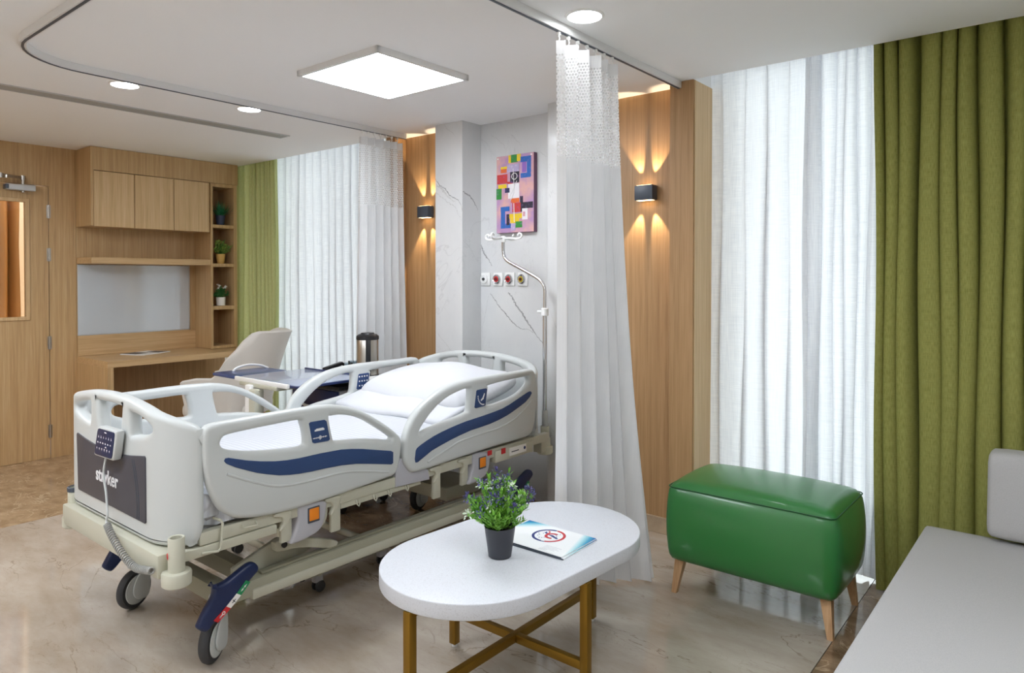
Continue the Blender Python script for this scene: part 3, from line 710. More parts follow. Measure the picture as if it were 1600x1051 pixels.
# ------------------------------------------------------------------ desk chair (tub)
FD = Vector((-.78, -.62)).normalized(); SD = Vector((FD.y, -FD.x))      # facing, side
CC = Vector((-5.03, 2.76))
ch = thing('desk_chair', 'pale greige leather tub chair drawn up to the oak desk', 'chair', (CC.x, CC.y, 0))
def cpt(f, s_, z): p = CC + FD * f + SD * s_; return Vector((p.x, p.y, z))
b = MB(); prof = []; NU = 48
for i in range(NU + 1):
    u = -1 + 2 * i / NU; a = abs(u)
    if a > .55: f = .20 * (a - .55) / .45 * 1.2; s_ = math.copysign(.285, u)
    else: an = u / .55 * pi / 2; f = -.34 * cos(an); s_ = .285 * sin(an)
    k = max(0, min(1, (.58 - a) / .28)); k = k * k * (3 - 2 * k)
    ht = .665 + .335 * k - .02 * max(0, (a - .8) / .2)
    prof.append((f, s_, ht, k))
outer, inner = [], []
for (f, s_, ht, k) in prof:
    n = math.hypot(f, s_) or 1; colo, coli = [], []
    for j in range(9):
        t_ = j / 8; z = .40 + (ht - .40) * t_; lean = 1 + .34 * k * t_ ** 1.2 - .12 * (1 - t_); sq = 1 - .03 * k * t_ ** 2
        th = .045 * (1 - .35 * t_); curl = .02 * t_ ** 4
        colo.append(cpt(f * lean - (curl if k > .5 else 0), s_ * (lean if k < .5 else 1) * sq, z)); coli.append(cpt(f * lean * (1 - th * 3.2) + .0, (s_ * (lean if k < .5 else 1) * sq) * (1 - th * 3.2), z))
    outer.append(colo); inner.append(coli)
rs = [o + [o[-1] * .5 + i_[-1] * .5 + Vector((0, 0, .014))] + i_[::-1] for o, i_ in zip(outer, inner)]
b.rings(rs, True, True); b.build('shell', 'chair', ch, ang=50)
b = MB(); b.soft((0, 0, .43), (.27, .225, .06), .05, (0, 0, .015), 8)
for v in b.bm.verts: p = cpt(v.co.x + .0, v.co.y, v.co.z); v.co = p
b.build('seat', 'chair', ch)
for f, s_ in ((.2, .2), (.2, -.2), (-.18, .2), (-.18, -.2)):
    MB().tube([cpt(f * 1.1, s_ * 1.1, .001), cpt(f, s_, .40)], [.012, .02], 12).build('leg', 'leg_wood', ch)

# ------------------------------------------------------------------ bed
BXC = -2.76
bed = thing('hospital_bed', 'pale grey electric hospital bed with navy striped side rails', 'bed', (BXC, 2.1, 0))
FR_OUT = [(1.166,0.876),(1.173,0.895),(1.19,0.903),(1.23,0.906),(1.347,0.907),(1.472,0.909),(1.608,0.907),(1.705,0.898),(1.807,0.868),(1.893,0.823),(1.972,0.771),(2.032,0.723),(2.048,0.691),(2.042,0.625),(2.03,0.582),(2.006,0.553),(1.96,0.548),(1.806,0.54),(1.645,0.533),(1.497,0.531),(1.377,0.539),(1.297,0.554),(1.259,0.572),(1.221,0.605),(1.196,0.651),(1.178,0.705),(1.167,0.77),(1.164,0.834)]
FR_O1 = [(1.225,0.832),(1.232,0.849),(1.25,0.857),(1.31,0.861),(1.43,0.864),(1.535,0.864),(1.548,0.85),(1.559,0.815),(1.563,0.775),(1.555,0.763),(1.52,0.762),(1.429,0.771),(1.338,0.783),(1.268,0.80),(1.235,0.815)]
FR_O2 = [(1.673,0.85),(1.685,.857),(1.745,0.852),(1.828,0.825),(1.915,0.772),(1.983,0.725),(1.992,0.713),(1.977,0.709),(1.915,0.724),(1.828,0.74),(1.745,0.75),(1.705,0.755),(1.692,.765)]
FR_PAD = [(1.571,0.849),(1.578,0.854),(1.646,0.853),(1.656,0.846),(1.673,0.767),(1.665,0.761),(1.596,0.763),(1.587,0.769)]
FR_STR = [(1.233,0.772),(1.237,0.78),(1.249,0.78),(1.314,0.758),(1.37,0.743),(1.429,0.731),(1.48,0.725),(1.534,0.722),(1.626,0.722),(1.724,0.718),(1.775,0.711),(1.828,0.701),(1.983,0.663),(1.995,0.656),(1.994,0.609),(1.985,0.605),(1.86,0.633),(1.796,0.646),(1.724,0.655),(1.645,0.659),(1.588,0.66),(1.533,0.663),(1.489,0.668),(1.445,0.676),(1.395,0.691),(1.354,0.705),(1.275,0.741),(1.241,0.761)]
FR_GRV = [(1.244,0.724),(1.283,0.704),(1.33,0.681),(1.42,0.643),(1.471,0.632),(1.515,0.628),(1.579,0.626),(1.645,0.626),(1.704,0.626),(1.765,0.621),(1.86,0.602),(1.971,0.575)]
HR_OUT = [(2.062,0.648),(2.066,0.687),(2.089,0.744),(2.123,0.79),(2.18,0.834),(2.267,0.875),(2.374,0.902),(2.52,0.913),(2.676,0.914),(2.883,0.913),(2.963,0.913),(3.004,0.894),(3.021,0.817),(3.015,0.679),(2.994,0.594),(2.953,0.557),(2.844,0.552),(2.658,0.551),(2.421,0.545),(2.267,0.539),(2.151,0.537),(2.109,0.544),(2.075,0.579),(2.061,0.617)]
HR_O1 = [(2.155,0.71),(2.16,0.723),(2.172,0.738),(2.225,0.785),(2.287,0.824),(2.36,0.852),(2.443,0.868),(2.482,0.868),(2.491,0.86),(2.487,.8),(2.48,0.762),(2.465,0.753),(2.401,0.742),(2.279,0.729),(2.202,0.716),(2.168,.706)]
HR_O2 = [(2.623,0.855),(2.632,0.866),(2.763,0.874),(2.926,0.877),(2.947,0.872),(2.95,0.842),(2.895,0.806),(2.813,0.782),(2.705,0.768),(2.62,0.765),(2.610,.775)]
HR_PAD = [(2.526,0.855),(2.533,0.859),(2.6,0.86),(2.609,0.855),(2.595,0.771),(2.586,0.767),(2.519,0.765),(2.511,0.771)]
HR_STR = [(2.121,0.6),(2.127,0.637),(2.134,0.646),(2.156,0.656),(2.194,0.669),(2.24,0.682),(2.287,0.692),(2.335,0.7),(2.392,0.708),(2.452,0.715),(2.512,0.719),(2.575,0.723),(2.648,0.729),(2.724,0.737),(2.783,0.75),(2.843,0.768),(2.937,0.795),(2.958,0.797),(2.971,0.787),(2.953,0.767),(2.916,0.745),(2.864,0.727),(2.813,0.711),(2.763,0.697),(2.696,0.684),(2.63,0.675),(2.557,0.67),(2.486,0.666),(2.413,0.656),(2.343,0.644),(2.279,0.631),(2.224,0.618),(2.138,0.583),(2.125,0.584)]
HR_GRV = [(2.201,0.57),(2.24,0.582),(2.287,0.595),(2.343,0.61),(2.401,0.625),(2.469,0.631),(2.539,0.636),(2.611,0.638),(2.686,0.641),(2.763,0.653),(2.823,0.669),(2.884,0.695),(2.926,0.718),(2.969,0.745)]
TH = .045
def rail(side, OUT, O1, O2, PAD, STR, GRV, head):
    xf = BXC + side * (BXC * -1 - 2.285) ; sg = side          # outer face
    fn = lambda off: (lambda a, b_, h: (xf - sg * (off - h * 1.0 * sg * 0) + sg * 0 - sg * 0 + h, a, b_))
    mid = xf - sg * TH / 2
    o = MB().plate(crom(OUT, 5), [crom(O1, 4), crom(O2, 4)], TH, .017, lambda a, b_, h: (mid + h, a, b_), bres=3).build('side_rail', 'plastic', bed, ang=50)
    MB().plate(crom(STR, 1), [], .006, .002, lambda a, b_, h: (xf + sg * .0005 + h, a, b_)).build('stripe', 'navy', o)
    MB().tube([(xf - sg * .002, a, b_) for a, b_ in crom(GRV, 4, False)], .006, 8).build('moulded_ridge', 'plastic', o)
    # raised surround and control keypad on both faces
    for f in (1, -1):
        xs = xf if f == 1 else xf - sg * TH
        c0 = Vector((sum(p[0] for p in PAD) / 8, sum(p[1] for p in PAD) / 8)); ins = [((p[0] - c0.x) * .93 + c0.x, (p[1] - c0.y) * .93 + c0.y) for p in PAD]
        if f == 1 or (side == -1 and head): 
            k = MB().plate(ins, [], .008, .002, lambda a, b_, h: (xs + h, a, b_)).build('keypad', 'navy', o)
            b = MB(); ex = xs + (sg * f) * .0045; rr = random.Random(3 if head else 4)
            if side == -1 and head:
                for i in range(3):
                    for j in range(4): cy, cz = c0.x - .027 + j * .018, c0.y + .028 - i * .026; b.box((ex - .0006, cy - .004, cz - .004), (ex + .0006, cy + .004, cz + .004))
            elif head:
                # reclining-figure mark and an arc of angle dots
                b.plate([(c0.x - .004, c0.y - .008), (c0.x + .008, c0.y + .0), (c0.x + .022, c0.y + .022), (c0.x + .026, c0.y + .02), (c0.x + .016, c0.y - .006), (c0.x - .002, c0.y - .014)], [], .001, .0, lambda a, b_, h: (ex + h, a, b_))
                for q in range(9): an = pi + q * pi / 16; cy, cz = c0.x + .018 + .042 * cos(an), c0.y + .012 + .045 * sin(an); b.box((ex - .0006, cy - .0028, cz - .0028), (ex + .0006, cy + .0028, cz + .0028))
            else:
                b.box((ex - .0006, c0.x - .024, c0.y + .004), (ex + .0006, c0.x + .02, c0.y + .010)); b.box((ex - .0006, c0.x - .018, c0.y + .010), (ex + .0006, c0.x + .016, c0.y + .0135))
                for q in range(13): cy = c0.x - .03 + q * .005; h_ = .003 + .009 * (q % 2) * rr.random() + (.012 if q == 6 else 0); b.box((ex - .0006, cy - .0012, c0.y - .022 - h_ * .6), (ex + .0006, cy + .0018, c0.y - .022 + h_ * .5))
            b.build('icon', 'print', k, smooth=False)
    return o
for sd in (1, -1):
    rail(sd, FR_OUT, FR_O1, FR_O2, FR_PAD, FR_STR, FR_GRV, False)
    rail(sd, HR_OUT, HR_O1, HR_O2, HR_PAD, HR_STR, HR_GRV, True)

# end boards, bent on plan
def bend(yc, sgn, xc):
    s0, R_ = .312, .165
    def f(s_, z, h):
        a = abs(s_); k = 1 if s_ >= 0 else -1
        if a <= s0: p = Vector((a, 0)); n = Vector((0, -1))
        else:
            th = (a - s0) / R_; p = Vector((s0 + R_ * sin(th), R_ * (1 - cos(th)))); n = Vector((sin(th), -cos(th)))
        p = p + n * h
        return (xc + k * p.x, yc + sgn * p.y, z)
    f.cuts = [k * (s0 + R_ * q * .16) for q in range(0, 8) for k in (1, -1)]
    return f
top = [(-.52, .885), (-.495, .905), (-.43, .928), (-.36, .945), (-.27, .960), (-.15, .973), (0, .978), (.15, .973), (.27, .960), (.36, .945), (.43, .928), (.495, .905), (.52, .885)]
def board(yc, sgn, xc, name, zb, zs=1.0, dz=0):
    f0 = bend(yc, sgn, xc)
    out = [(-.525, .87), *top, (.525, .87), (.525, .6), (.522, zb + .05), (.505, zb + .008), (.48, zb), (.25, zb - .004), (0, zb - .004), (-.25, zb - .004), (-.48, zb), (-.505, zb + .008), (-.522, zb + .05), (-.525, .6)]
    o2 = [(-.112, .93), (-.10, .938), (0, .941), (.10, .938), (.112, .93), (.098, .85), (.085, .838), (0, .832), (-.085, .838), (-.098, .85)]
    o3 = [(.185, .918), (.195, .926), (.25, .922), (.31, .911), (.345, .898), (.352, .886), (.34, .874), (.30, .861), (.25, .852), (.20, .846), (.188, .852)]
    o1 = [(-a, c) for a, c in o3[::-1]]
    fn = lambda s_, z, h: f0(s_, z + dz, h)
    fn.cuts = f0.cuts
    K = .955
    out, o1, o2, o3 = [[(a * K, c) for a, c in q] for q in (out, o1, o2, o3)]
    o = MB().plate(crom(out, 4), [crom(o1, 4), crom(o2, 4), crom(o3, 4)], .05, .018, fn, bres=3).build(name, 'plastic', bed, ang=50)
    return o, fn
XF = -2.782
fb, ff = board(1.08, 1, XF, 'foot_board', .498)
pan = [(-.296, .790), (-.22, .779), (-.12, .769), (0, .764), (.10, .767), (.19, .777), (.302, .793), (.309, .786), (.310, .566), (.303, .561), (-.285, .566), (-.292, .572), (-.303, .783)]
MB().plate(pan, [], .006, .002, lambda s_, z, h: (XF + s_, 1.08 - .0265 + h, z)).build('dark_panel', 'charcoal', fb)
for o_ in (0, .016):
    MB().tube([(XF + .222 + .05 * sin((z - .56) / .22 * pi) * .0 + .04 * (1 - ((z - .60) / .17) ** 2) - o_, 1.0503, z) for z in [.568 + k * .02 for k in range(11)]], .0016, 6).build('panel_line', 'slate', fb)
txc = bpy.data.curves.new('t', 'FONT'); txc.body = 'stryker'; txc.size = .072; txc.extrude = .0006; txc.offset = .0012; txc.align_x = 'CENTER'
to = bpy.data.objects.new('t', txc); tme = bpy.data.meshes.new_from_object(to); bpy.data.objects.remove(to)
b = MB(); b.mesh(tme)
for v in b.bm.verts: v.co = Vector((XF - .01 + v.co.x * .95, 1.0497 - v.co.z, .641 + v.co.y))
b.build('lettering', 'print', fb, smooth=False)
hb, hf = board(3.13, -1, -2.79, 'head_board', .53, dz=-.012)
for x in (-3.22, -2.36):
    MB().cyl((x, 3.05, .44), (x, 3.05, .60), .022, 18, bev=.006).build('board_post', 'plastic', bed)

# upper frame
b = MB(); b.box((-3.18, 1.03, .412), (-2.335, 1.115, .492), .006); b.build('foot_bar', 'metal_paint', bed)
b = MB(); b.box((-3.2, 3.16, .41), (-2.36, 3.25, .49), .006); b.build('head_bar', 'metal_paint', bed)
for x in (-3.19, -2.33):
    MB().box((x - .024, 1.10, .455), (x + .024, 1.45, .488), .004).build('frame_side', 'metal_paint', bed)
    MB().box((x - .018, 1.16, .49), (x + .018, 3.17, .535), .004).build('deck_rail', 'metal_paint', bed)
    MB().box((x - .012, 1.747, .466), (x + .012, 2.19, .494), .003).build('hook_rail', 'metal_paint', bed)
    sx = 1 if x > BXC else -1
    for y in (1.83, 1.92, 2.0, 2.1):
        MB().tube([(x + sx * .012, y - .007, .486), (x + sx * .02, y - .007, .468), (x + sx * .022, y, .46), (x + sx * .02, y + .007, .468), (x + sx * .012, y + .007, .486)], .003, 6).build('hook', 'metal_paint', bed)
MB().box((-3.15, 1.2, .50), (-2.37, 3.05, .548), .004).build('mattress_deck', 'matt_side', bed)
for x, y in ((-3.175, 1.075), (-2.30, 1.075), (-3.2, 3.22), (-2.392, 3.235)):
    o = MB().lathe([(.040, .392), (.046, .397), (.047, .432), (.044, .438), (.028, .440)], (x, y, 0), 30).build('bumper', 'metal_paint', bed)
    MB().lathe([(.0265, .438), (.026, .548), (.024, .551), (.019, .549), (.018, .53)], (x, y, 0), 24, cap=False).build('socket', 'metal_paint', o)
    if y < 2 and x > BXC:
        b = MB(); b.plate([(.0105 * cos(a * pi / 12), .0105 * sin(a * pi / 12)) for a in range(24)], [[(.0085 * cos(a * pi / 12), .0085 * sin(a * pi / 12)) for a in range(24)]], .001, 0, lambda a, c, h: (x - .007 + a * .95, y - .0262 + h - (a - .0) * .25, .492 + c))
        b.obox((x - .007, y - .0265, .492), (.009, .001, .0006), (.7, -.2, -.7), (.7, 0, .7)); b.build('warning_mark', 'red', o, smooth=False)
MB().lathe([(.02, .535), (.028, .536), (.029, .552), (.026, .554), (.02, .552)], (-3.175, 1.075, 0), 24, cap=False).build('socket_ring', 'slate', bed)
# foot-end wire handle
MB().tube([(-2.30, 1.16, .47), (-2.295, 1.215, .462), (-2.295, 1.225, .47), (-2.295, 1.232, .555), (-2.30, 1.228, .565), (-2.34, 1.222, .566)], .0045, 8).build('wire_handle', 'metal_paint', bed)
MB().tube([(-2.305, 1.31, .525), (-2.29, 1.312, .516), (-2.29, 1.36, .514), (-2.305, 1.362, .525)], .004, 8).build('wire_handle', 'metal_paint', bed)
# rail supports
def bracket(y, z0, z1, side):
    x = BXC + side * .43; sg = side
    MB().box((x - .006, y, z0), (x + .012, y + .046, z1), .004).build('support_plate', 'metal_paint', bed)
    MB().plate(crom([(y - .035, .53), (y + .03, .53), (y + .03, .50), (y + .005, .468), (y - .015, .462), (y + .0, .49), (y - .01, .51), (y - .035, .517)], 4), [], .022, .006, lambda a, c, h: (x + sg * .02 + h, a, c)).build('curved_bracket', 'metal_paint', bed)
    MB().cyl((x - .02, y - .05, .49), (x + .014 * sg, y - .05, .49), .007, 12).build('bolt', 'chrome', bed)
def lever(dy, side):
    x = BXC + side * .452; sg = side
    L0 = [(1.55, .538), (1.66, .524), (1.668, .49), (1.657, .441), (1.633, .413), (1.583, .399), (1.512, .395), (1.52, .425), (1.54, .475)]
    o = MB().plate(crom([(a + dy, c) for a, c in L0], 4), [], .05, .010, lambda a, c, h: (x - sg * .02 + h, a, c)).build('release_lever', 'grey_pl', bed)
    b = MB(); b.box((x + sg * .005 - .005, 1.585 + dy, .463), (x + sg * .005 + .005, 1.63 + dy, .511), .003); b.build('orange_button', 'orange', o)['label'] = 'orange release button'
    b = MB(); b.box((x + sg * .0035 - .005, 1.580 + dy, .455), (x + sg * .0035 + .005, 1.634 + dy, .515), .003); b.build('button_recess', 'slate', o)
    MB().plate(crom([(a + dy, c) for a, c in [(1.655, .52), (1.69, .49), (1.685, .44), (1.655, .412), (1.61, .40), (1.65, .44), (1.66, .48)]], 3), [], .02, .004, lambda a, c, h: (x - sg * .03 + h, a, c)).build('lever_cover', 'metal_paint', bed)
for sd in (1, -1):
    bracket(1.475, .405, .50, sd); bracket(1.70, .382, .50, sd); bracket(2.27, .376, .50, sd); bracket(2.46, .395, .50, sd)
    lever(0, sd); lever(.985, sd)
    x = BXC + sd * .44
    MB().plate([(2.03, .575), (2.07, .62), (2.10, .60), (2.15, .56), (2.225, .53), (2.235, .48), (2.03, .49)], [], .05, .006, lambda a, c, h: (x - sd * .01 + h, a, c)).build('centre_cover', 'grey_pl', bed)
    MB().box((x - .02, 2.69, .462), (x + .02, 3.0, .522), .004).build('head_side_bar', 'metal_paint', bed)
pl_ = MB().box((-2.2995, 2.80, .477), (-2.297, 2.94, .518)).build('name_plate', 'white', bed, smooth=False)
b = MB(); b.lathe([(.008, -.001), (.0085, .0012), (.005, .0014)], (-2.297, 2.925, .499), 16, axis='X'); b.build('plate_mark', 'navy', pl_)
b = MB(); b.box((-2.2972, 2.815, .494), (-2.2962, 2.875, .499)); b.build('plate_print', 'slate', pl_, smooth=False)
MB().box((-2.30, 2.735, .500), (-2.296, 2.765, .528)).build('red_tag', 'red', bed, smooth=False)
MB().box((-2.302, 2.63, .512), (-2.298, 2.66, .535)).build('red_tag', 'red', bed, smooth=False)
# base frame
for x in (-3.12, -2.425):
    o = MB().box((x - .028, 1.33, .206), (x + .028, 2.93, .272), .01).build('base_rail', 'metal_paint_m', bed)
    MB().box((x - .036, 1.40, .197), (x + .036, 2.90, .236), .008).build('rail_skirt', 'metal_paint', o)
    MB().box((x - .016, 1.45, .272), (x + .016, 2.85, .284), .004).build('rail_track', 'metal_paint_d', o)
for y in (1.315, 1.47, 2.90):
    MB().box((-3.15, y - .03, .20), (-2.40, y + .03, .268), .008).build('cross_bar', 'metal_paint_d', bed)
for x in (-2.47, -3.08):
    MB().plate([(1.36, .27), (1.36, .31), (1.55, .372), (1.68, .33), (1.705, .285), (1.66, .275)], [], .02, .004, lambda a, c, h: (x + h, a, c)).build('lift_plate', 'metal_paint', bed)
    o = MB().plate(crom([(1.515, .382), (1.60, .372), (1.78, .31), (1.80, .285), (1.77, .278), (1.62, .325), (1.52, .338), (1.508, .36)], 3), [], .03, .005, lambda a, c, h: (x + .045 + h, a, c)).build('lift_arm', 'metal_paint', bed)
    MB().cyl((x + .055, 1.545, .36), (x + .066, 1.545, .36), .012, 16).build('pivot_bolt', 'black', o)
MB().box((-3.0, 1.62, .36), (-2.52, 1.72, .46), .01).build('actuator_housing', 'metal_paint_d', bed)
MB().box((-2.98, 2.60, .235), (-2.56, 2.86, .305), .006).build('cross_bar', 'metal_paint', bed)
MB().cyl((-2.76, 1.7, .40), (-2.76, 2.4, .33), .035, 20, bev=.005).build('lift_actuator', 'black', bed)
# castors
def castor(x, y, rot=0.0):
    R_ = .081; cz = .0815; M3 = Matrix.Rotation(rot, 3, 'Z'); c = Vector((x, y, 0))
    def place(b):
        for v in b.bm.verts: v.co = M3 @ (v.co - c) + c
        return b
    b = MB(); b.lathe([(.056, -.017), (.072, -.018), (.079, -.011), (R_, 0), (.079, .011), (.072, .018), (.056, .017)], (x, y, cz), 40, axis='X', cap=False)
    o = place(b).build('castor_wheel', 'tyre', bed)
    b = MB(); b.lathe([(.0605, -.020), (.058, -.0225), (.02, -.024), (.002, -.024)], (x, y, cz), 36, axis='X'); b.lathe([(.002, .024), (.02, .024), (.058, .0225), (.0605, .020)], (x, y, cz), 36, axis='X'); place(b).build('wheel_disc', 'plastic', o)
    b = MB(); b.plate(crom([(y - .0, .145), (y + .052, .16), (y + .055, .06), (y + .03, .035), (y - .015, .05), (y - .03, .09)], 4), [], .008, .003, lambda a, c_, h: (x + .0285 + h, a, c_))
    b.plate(crom([(y - .0, .145), (y + .052, .16), (y + .055, .06), (y + .03, .035), (y - .015, .05), (y - .03, .09)], 4), [], .008, .003, lambda a, c_, h: (x - .0285 + h, a, c_))
    b.cyl((x, y + .025, .165), (x, y + .025, .235), .024, 20, bev=.004); b.box((x - .034, y - .005, .163), (x + .034, y + .056, .178), .005); place(b).build('castor_fork', 'plastic', o)
castor(-2.452, 1.275, radians(36)); castor(-3.115, 1.275, radians(20)); castor(-2.452, 2.92, radians(25)); castor(-3.105, 2.915, radians(14))
PED = [(1.221,0.33),(1.242,0.32),(1.279,0.325),(1.323,0.344),(1.362,0.358),(1.388,0.352),(1.4,0.325),(1.368,0.298),(1.322,0.26),(1.278,0.234),(1.247,0.21),(1.217,0.18),(1.196,0.171),(1.17,0.193),(1.176,0.213),(1.199,0.251),(1.223,0.283),(1.227,0.311)]
def pedal(side, dy, dz):
    x = BXC + side * .40; sg = side
    P = [(a + dy, c + dz) for a, c in PED]
    o = MB().plate(crom(P, 4), [], .034, .012, lambda a, c, h: (x + h, a, c), bres=3).build('brake_pedal', 'navy_d', bed, ang=50)
    MB().tube([(x - sg * .005, a + dy, c + dz) for a, c in [(1.235, .318), (1.243, .29), (1.258, .272)]], .006, 8).build('pedal_rib', 'navy_d', o)
    def band(t0, t1, mn, ic):
        A0, A1 = Vector((1.348, .308)), Vector((1.363, .297)); B0, B1 = Vector((1.222, .204)), Vector((1.238, .192))
        A0 = Vector((1.345, .305)); A1 = Vector((1.362, .294))
        q = lambda t: (A0.lerp(B0, t), A1.lerp(B1, t)); bow = lambda t: Vector((.006, -.006)) * (4 * t * (1 - t)) * .6
        lo = []; hi = []
        for k in range(5): t = t0 + (t1 - t0) * k / 4; a, c = q(t); lo.append(a + bow(t)); hi.append(c + bow(t))
        pts = [(p.x + dy, p.y + dz) for p in lo + hi[::-1]]
        s_ = MB().plate(pts, [], .003, 0, lambda a, c, h: (x + sg * .0175 + h, a, c)).build('sticker', mn, o, smooth=False)
        return s_
    def mark(t, shape, mn):
        A0, A1 = Vector((1.345, .305)), Vector((1.362, .294)); B0, B1 = Vector((1.222, .204)), Vector((1.238, .192))
        c = (A0.lerp(B0, t) + A1.lerp(B1, t)) / 2 + Vector((.006, -.006)) * (4 * t * (1 - t)) * .6; d = (A0 - B0).normalized(); n = Vector((-d.y, d.x))
        ex = x + sg * .0195; b = MB()
        def rect(u0, u1, v0, v1):
            pts = [c + d * u + n * v for u, v in ((u0, v0), (u1, v0), (u1, v1), (u0, v1))]; b.plate([(p.x + dy, p.y + dz) for p in pts], [], .0008, 0, lambda a, e, h: (ex + h, a, e))
        def tri(u0, u1, v):
            pts = [c + d * u0 + n * v, c + d * u0 - n * v, c + d * u1]; b.plate([(p.x + dy, p.y + dz) for p in pts], [], .0008, 0, lambda a, e, h: (ex + h, a, e))
        if shape == 'arrows': tri(.004, .016, .0035); tri(-.004, -.016, .0035); rect(-.004, .004, -.001, .001)
        if shape == 'plus': rect(-.008, .008, -.0012, .0012); rect(-.0012, .0012, -.007, .007)
        if shape == 'lock':
            ring = lambda r: [(c.x + d.x * .006 + r * cos(k * pi / 8) + dy, c.y + d.y * .006 + r * sin(k * pi / 8) + dz) for k in range(16)]
            b.plate(ring(.0062), [ring(.0035)], .0008, 0, lambda a, e, h: (ex + h, a, e)); rect(-.014, .0, -.0016, .0016); tri(-.008, -.014, .004)
        b.build('sticker_mark', mn, o, smooth=False)
    band(0, .32, 'greenst', None); band(.32, .64, 'white', None); band(.64, 1.0, 'red', None)
    mark(.16, 'arrows', 'print'); mark(.48, 'plus', 'black'); mark(.82, 'lock', 'print')
pedal(1, 0, 0); pedal(1, 1.665, -.012); pedal(-1, 0, 0); pedal(-1, 1.665, -.012)

# mattress, pillow
mt = thing('mattress', 'mattress made up with a smooth white sheet on the hospital bed', 'mattress', (BXC, 2.1, .55))
MB().soft((BXC, 2.11, .605), (.415, .94, .055), .03, (0, 0, 0), 10).build('core', 'matt_side', mt)
b = MB(); nx, ny = 26, 60; x0, x1, y0, y1 = BXC - .425, BXC + .425, 1.155, 3.055; rs = []
for j in range(ny + 1):
    y = y0 + (y1 - y0) * j / ny; row = []
    for i in range(nx + 1):
        u = -1 + 2 * i / nx; a = abs(u); x = BXC + u * .425
        e = max(0, (a - .9) / .1); ey = max(0, (abs(2 * j / ny - 1) - .97) / .03)
        z = .668 + .03 * max(0, 1 - ((y - 2.5) / .7) ** 2) * .8 + .010 * (1 - a * a) - .03 * e * e - .06 * ey * ey + .0025 * sin(9 * x + 5 * y) + .002 * sin(17 * y - 6 * x)
        if e >= 1: z = .60
        row.append((x, y, z))
    rs.append(row)
b.rings(rs, False, False)
for i in range(2):
    x = x0 if i == 0 else x1
    b.rings([[(x, y0 + (y1 - y0) * j / ny, z) for j in range(ny + 1)] for z in (.62, .575)], False, False)
b.rings([[(x0 + (x1 - x0) * i / nx, y0, z) for i in range(nx + 1)] for z in (.62, .57)], False, False)
bmesh.ops.remove_doubles(b.bm, verts=b.bm.verts, dist=.001)
b.build('sheet', 'linen', mt, ang=60)
# rumpled corner of the sheet at the foot
b = MB(); rs = []
for j in range(12):
    t_ = j / 11; rs.append([(-2.345 + .02 * sin(k * .9 + j * .3) * (.4 + t_) + .012, 1.165 + .25 * k / 13 + .01 * sin(j * .7), .655 - (.12 - .04 * (k / 13)) * t_ + .006 * sin(k * 1.7)) for k in range(14)])
b.rings(rs, False, False); b.build('sheet_corner', 'linen', mt, ang=80)
pw = thing('pillow', 'plump white pillow lying at the head of the hospital bed', 'pillow', (-2.77, 2.78, .70))
b = MB(); b.soft((0, 0, 0), (.40, .25, .085), .075, (0, 0, .03), 14, pinch=.5)
for v in b.bm.verts: x, y, z = v.co; v.co = Vector((-2.77 + x, 2.74 + y, .80 + z * (1 if z > 0 else .8) + y * .16 + .008 * sin(13 * x + 9 * y)))
b.build('pillow_body', 'linen_s', pw, ang=70)
b = MB(); b.soft((0, 0, 0), (.41, .105, .026), .024, (0, 0, .008), 12, pinch=.3)
for v in b.bm.verts: x, y, z = v.co; v.co = Vector((-2.77 + x, 2.46 + y + .014 * sin(7 * x), .735 + z + y * .25 + .006 * sin(15 * x)))
b.build('pillow_flap', 'linen_s', pw, ang=70)

# bed remote on the foot board
rm = thing('bed_remote', 'navy faced bed control handset with coiled cord on the foot board', 'remote control', (-2.70, 1.02, .75))
C4 = [Vector((-2.777, .865)), Vector((-2.588, .868)), Vector((-2.625, .757)), Vector((-2.822, .752))]
C4 = [Vector(((p.x + 2.703) * .88 - 2.722, p.y - .004)) for p in C4]
def rdp(k):
    c = sum(C4, Vector((0, 0))) / 4; pts = [c + (p - c) * k for p in C4]; out = []
    for i in range(4):
        p, a, n = pts[i], pts[i - 1], pts[(i + 1) % 4]
        out += [p + (a - p).normalized() * .012, p + (a - p).normalized() * .003 + (n - p).normalized() * .003, p + (n - p).normalized() * .012]
    return [(q.x, q.y) for q in out]
MB().plate(rdp(1.0), [], .03, .006, lambda a, c, h: (a, 1.034 + h, c)).build('housing', 'plastic', rm)
kp = MB().plate(rdp(.88), [], .004, .001, lambda a, c, h: (a, 1.0185 + h, c)).build('keypad', 'navy_d', rm)
b = MB(); rr = random.Random(2)
U = C4[1] - C4[0]; V = C4[3] - C4[0]
for rw, n, ty in ((.30, 6, 'up'), (.50, 6, 'mid'), (.72, 6, 'dn')):
    for k in range(n):
        c = C4[0] + U * (.17 + .66 * k / (n - 1)) + V * rw; s_ = .0042 + .0015 * rr.random()
        pts = {'up': [(-s_ * .7, -s_), (s_ * .7, -s_), (0, s_)], 'dn': [(-s_ * .7, s_), (s_ * .7, s_), (0, -s_)], 'mid': [(-s_, -s_ * .4), (s_, -s_ * .7), (s_, s_ * .3), (-s_ * .4, s_ * .6)]}[ty]
        b.poly([(c.x + p[0], 1.0160, c.y + p[1]) for p in pts])
c = C4[0] + U * .5 + V * .14; b.poly([(c.x - .009, 1.016, c.y - .002), (c.x + .009, 1.016, c.y - .002), (c.x + .009, 1.016, c.y + .002), (c.x - .009, 1.016, c.y + .002)])
c = C4[0] + U * .6 + V * .60; b.poly([(c.x - .008, 1.016, c.y - .002), (c.x + .008, 1.016, c.y - .004), (c.x + .006, 1.016, c.y + .003)])
b.build('key_symbol', 'print', kp, smooth=False)
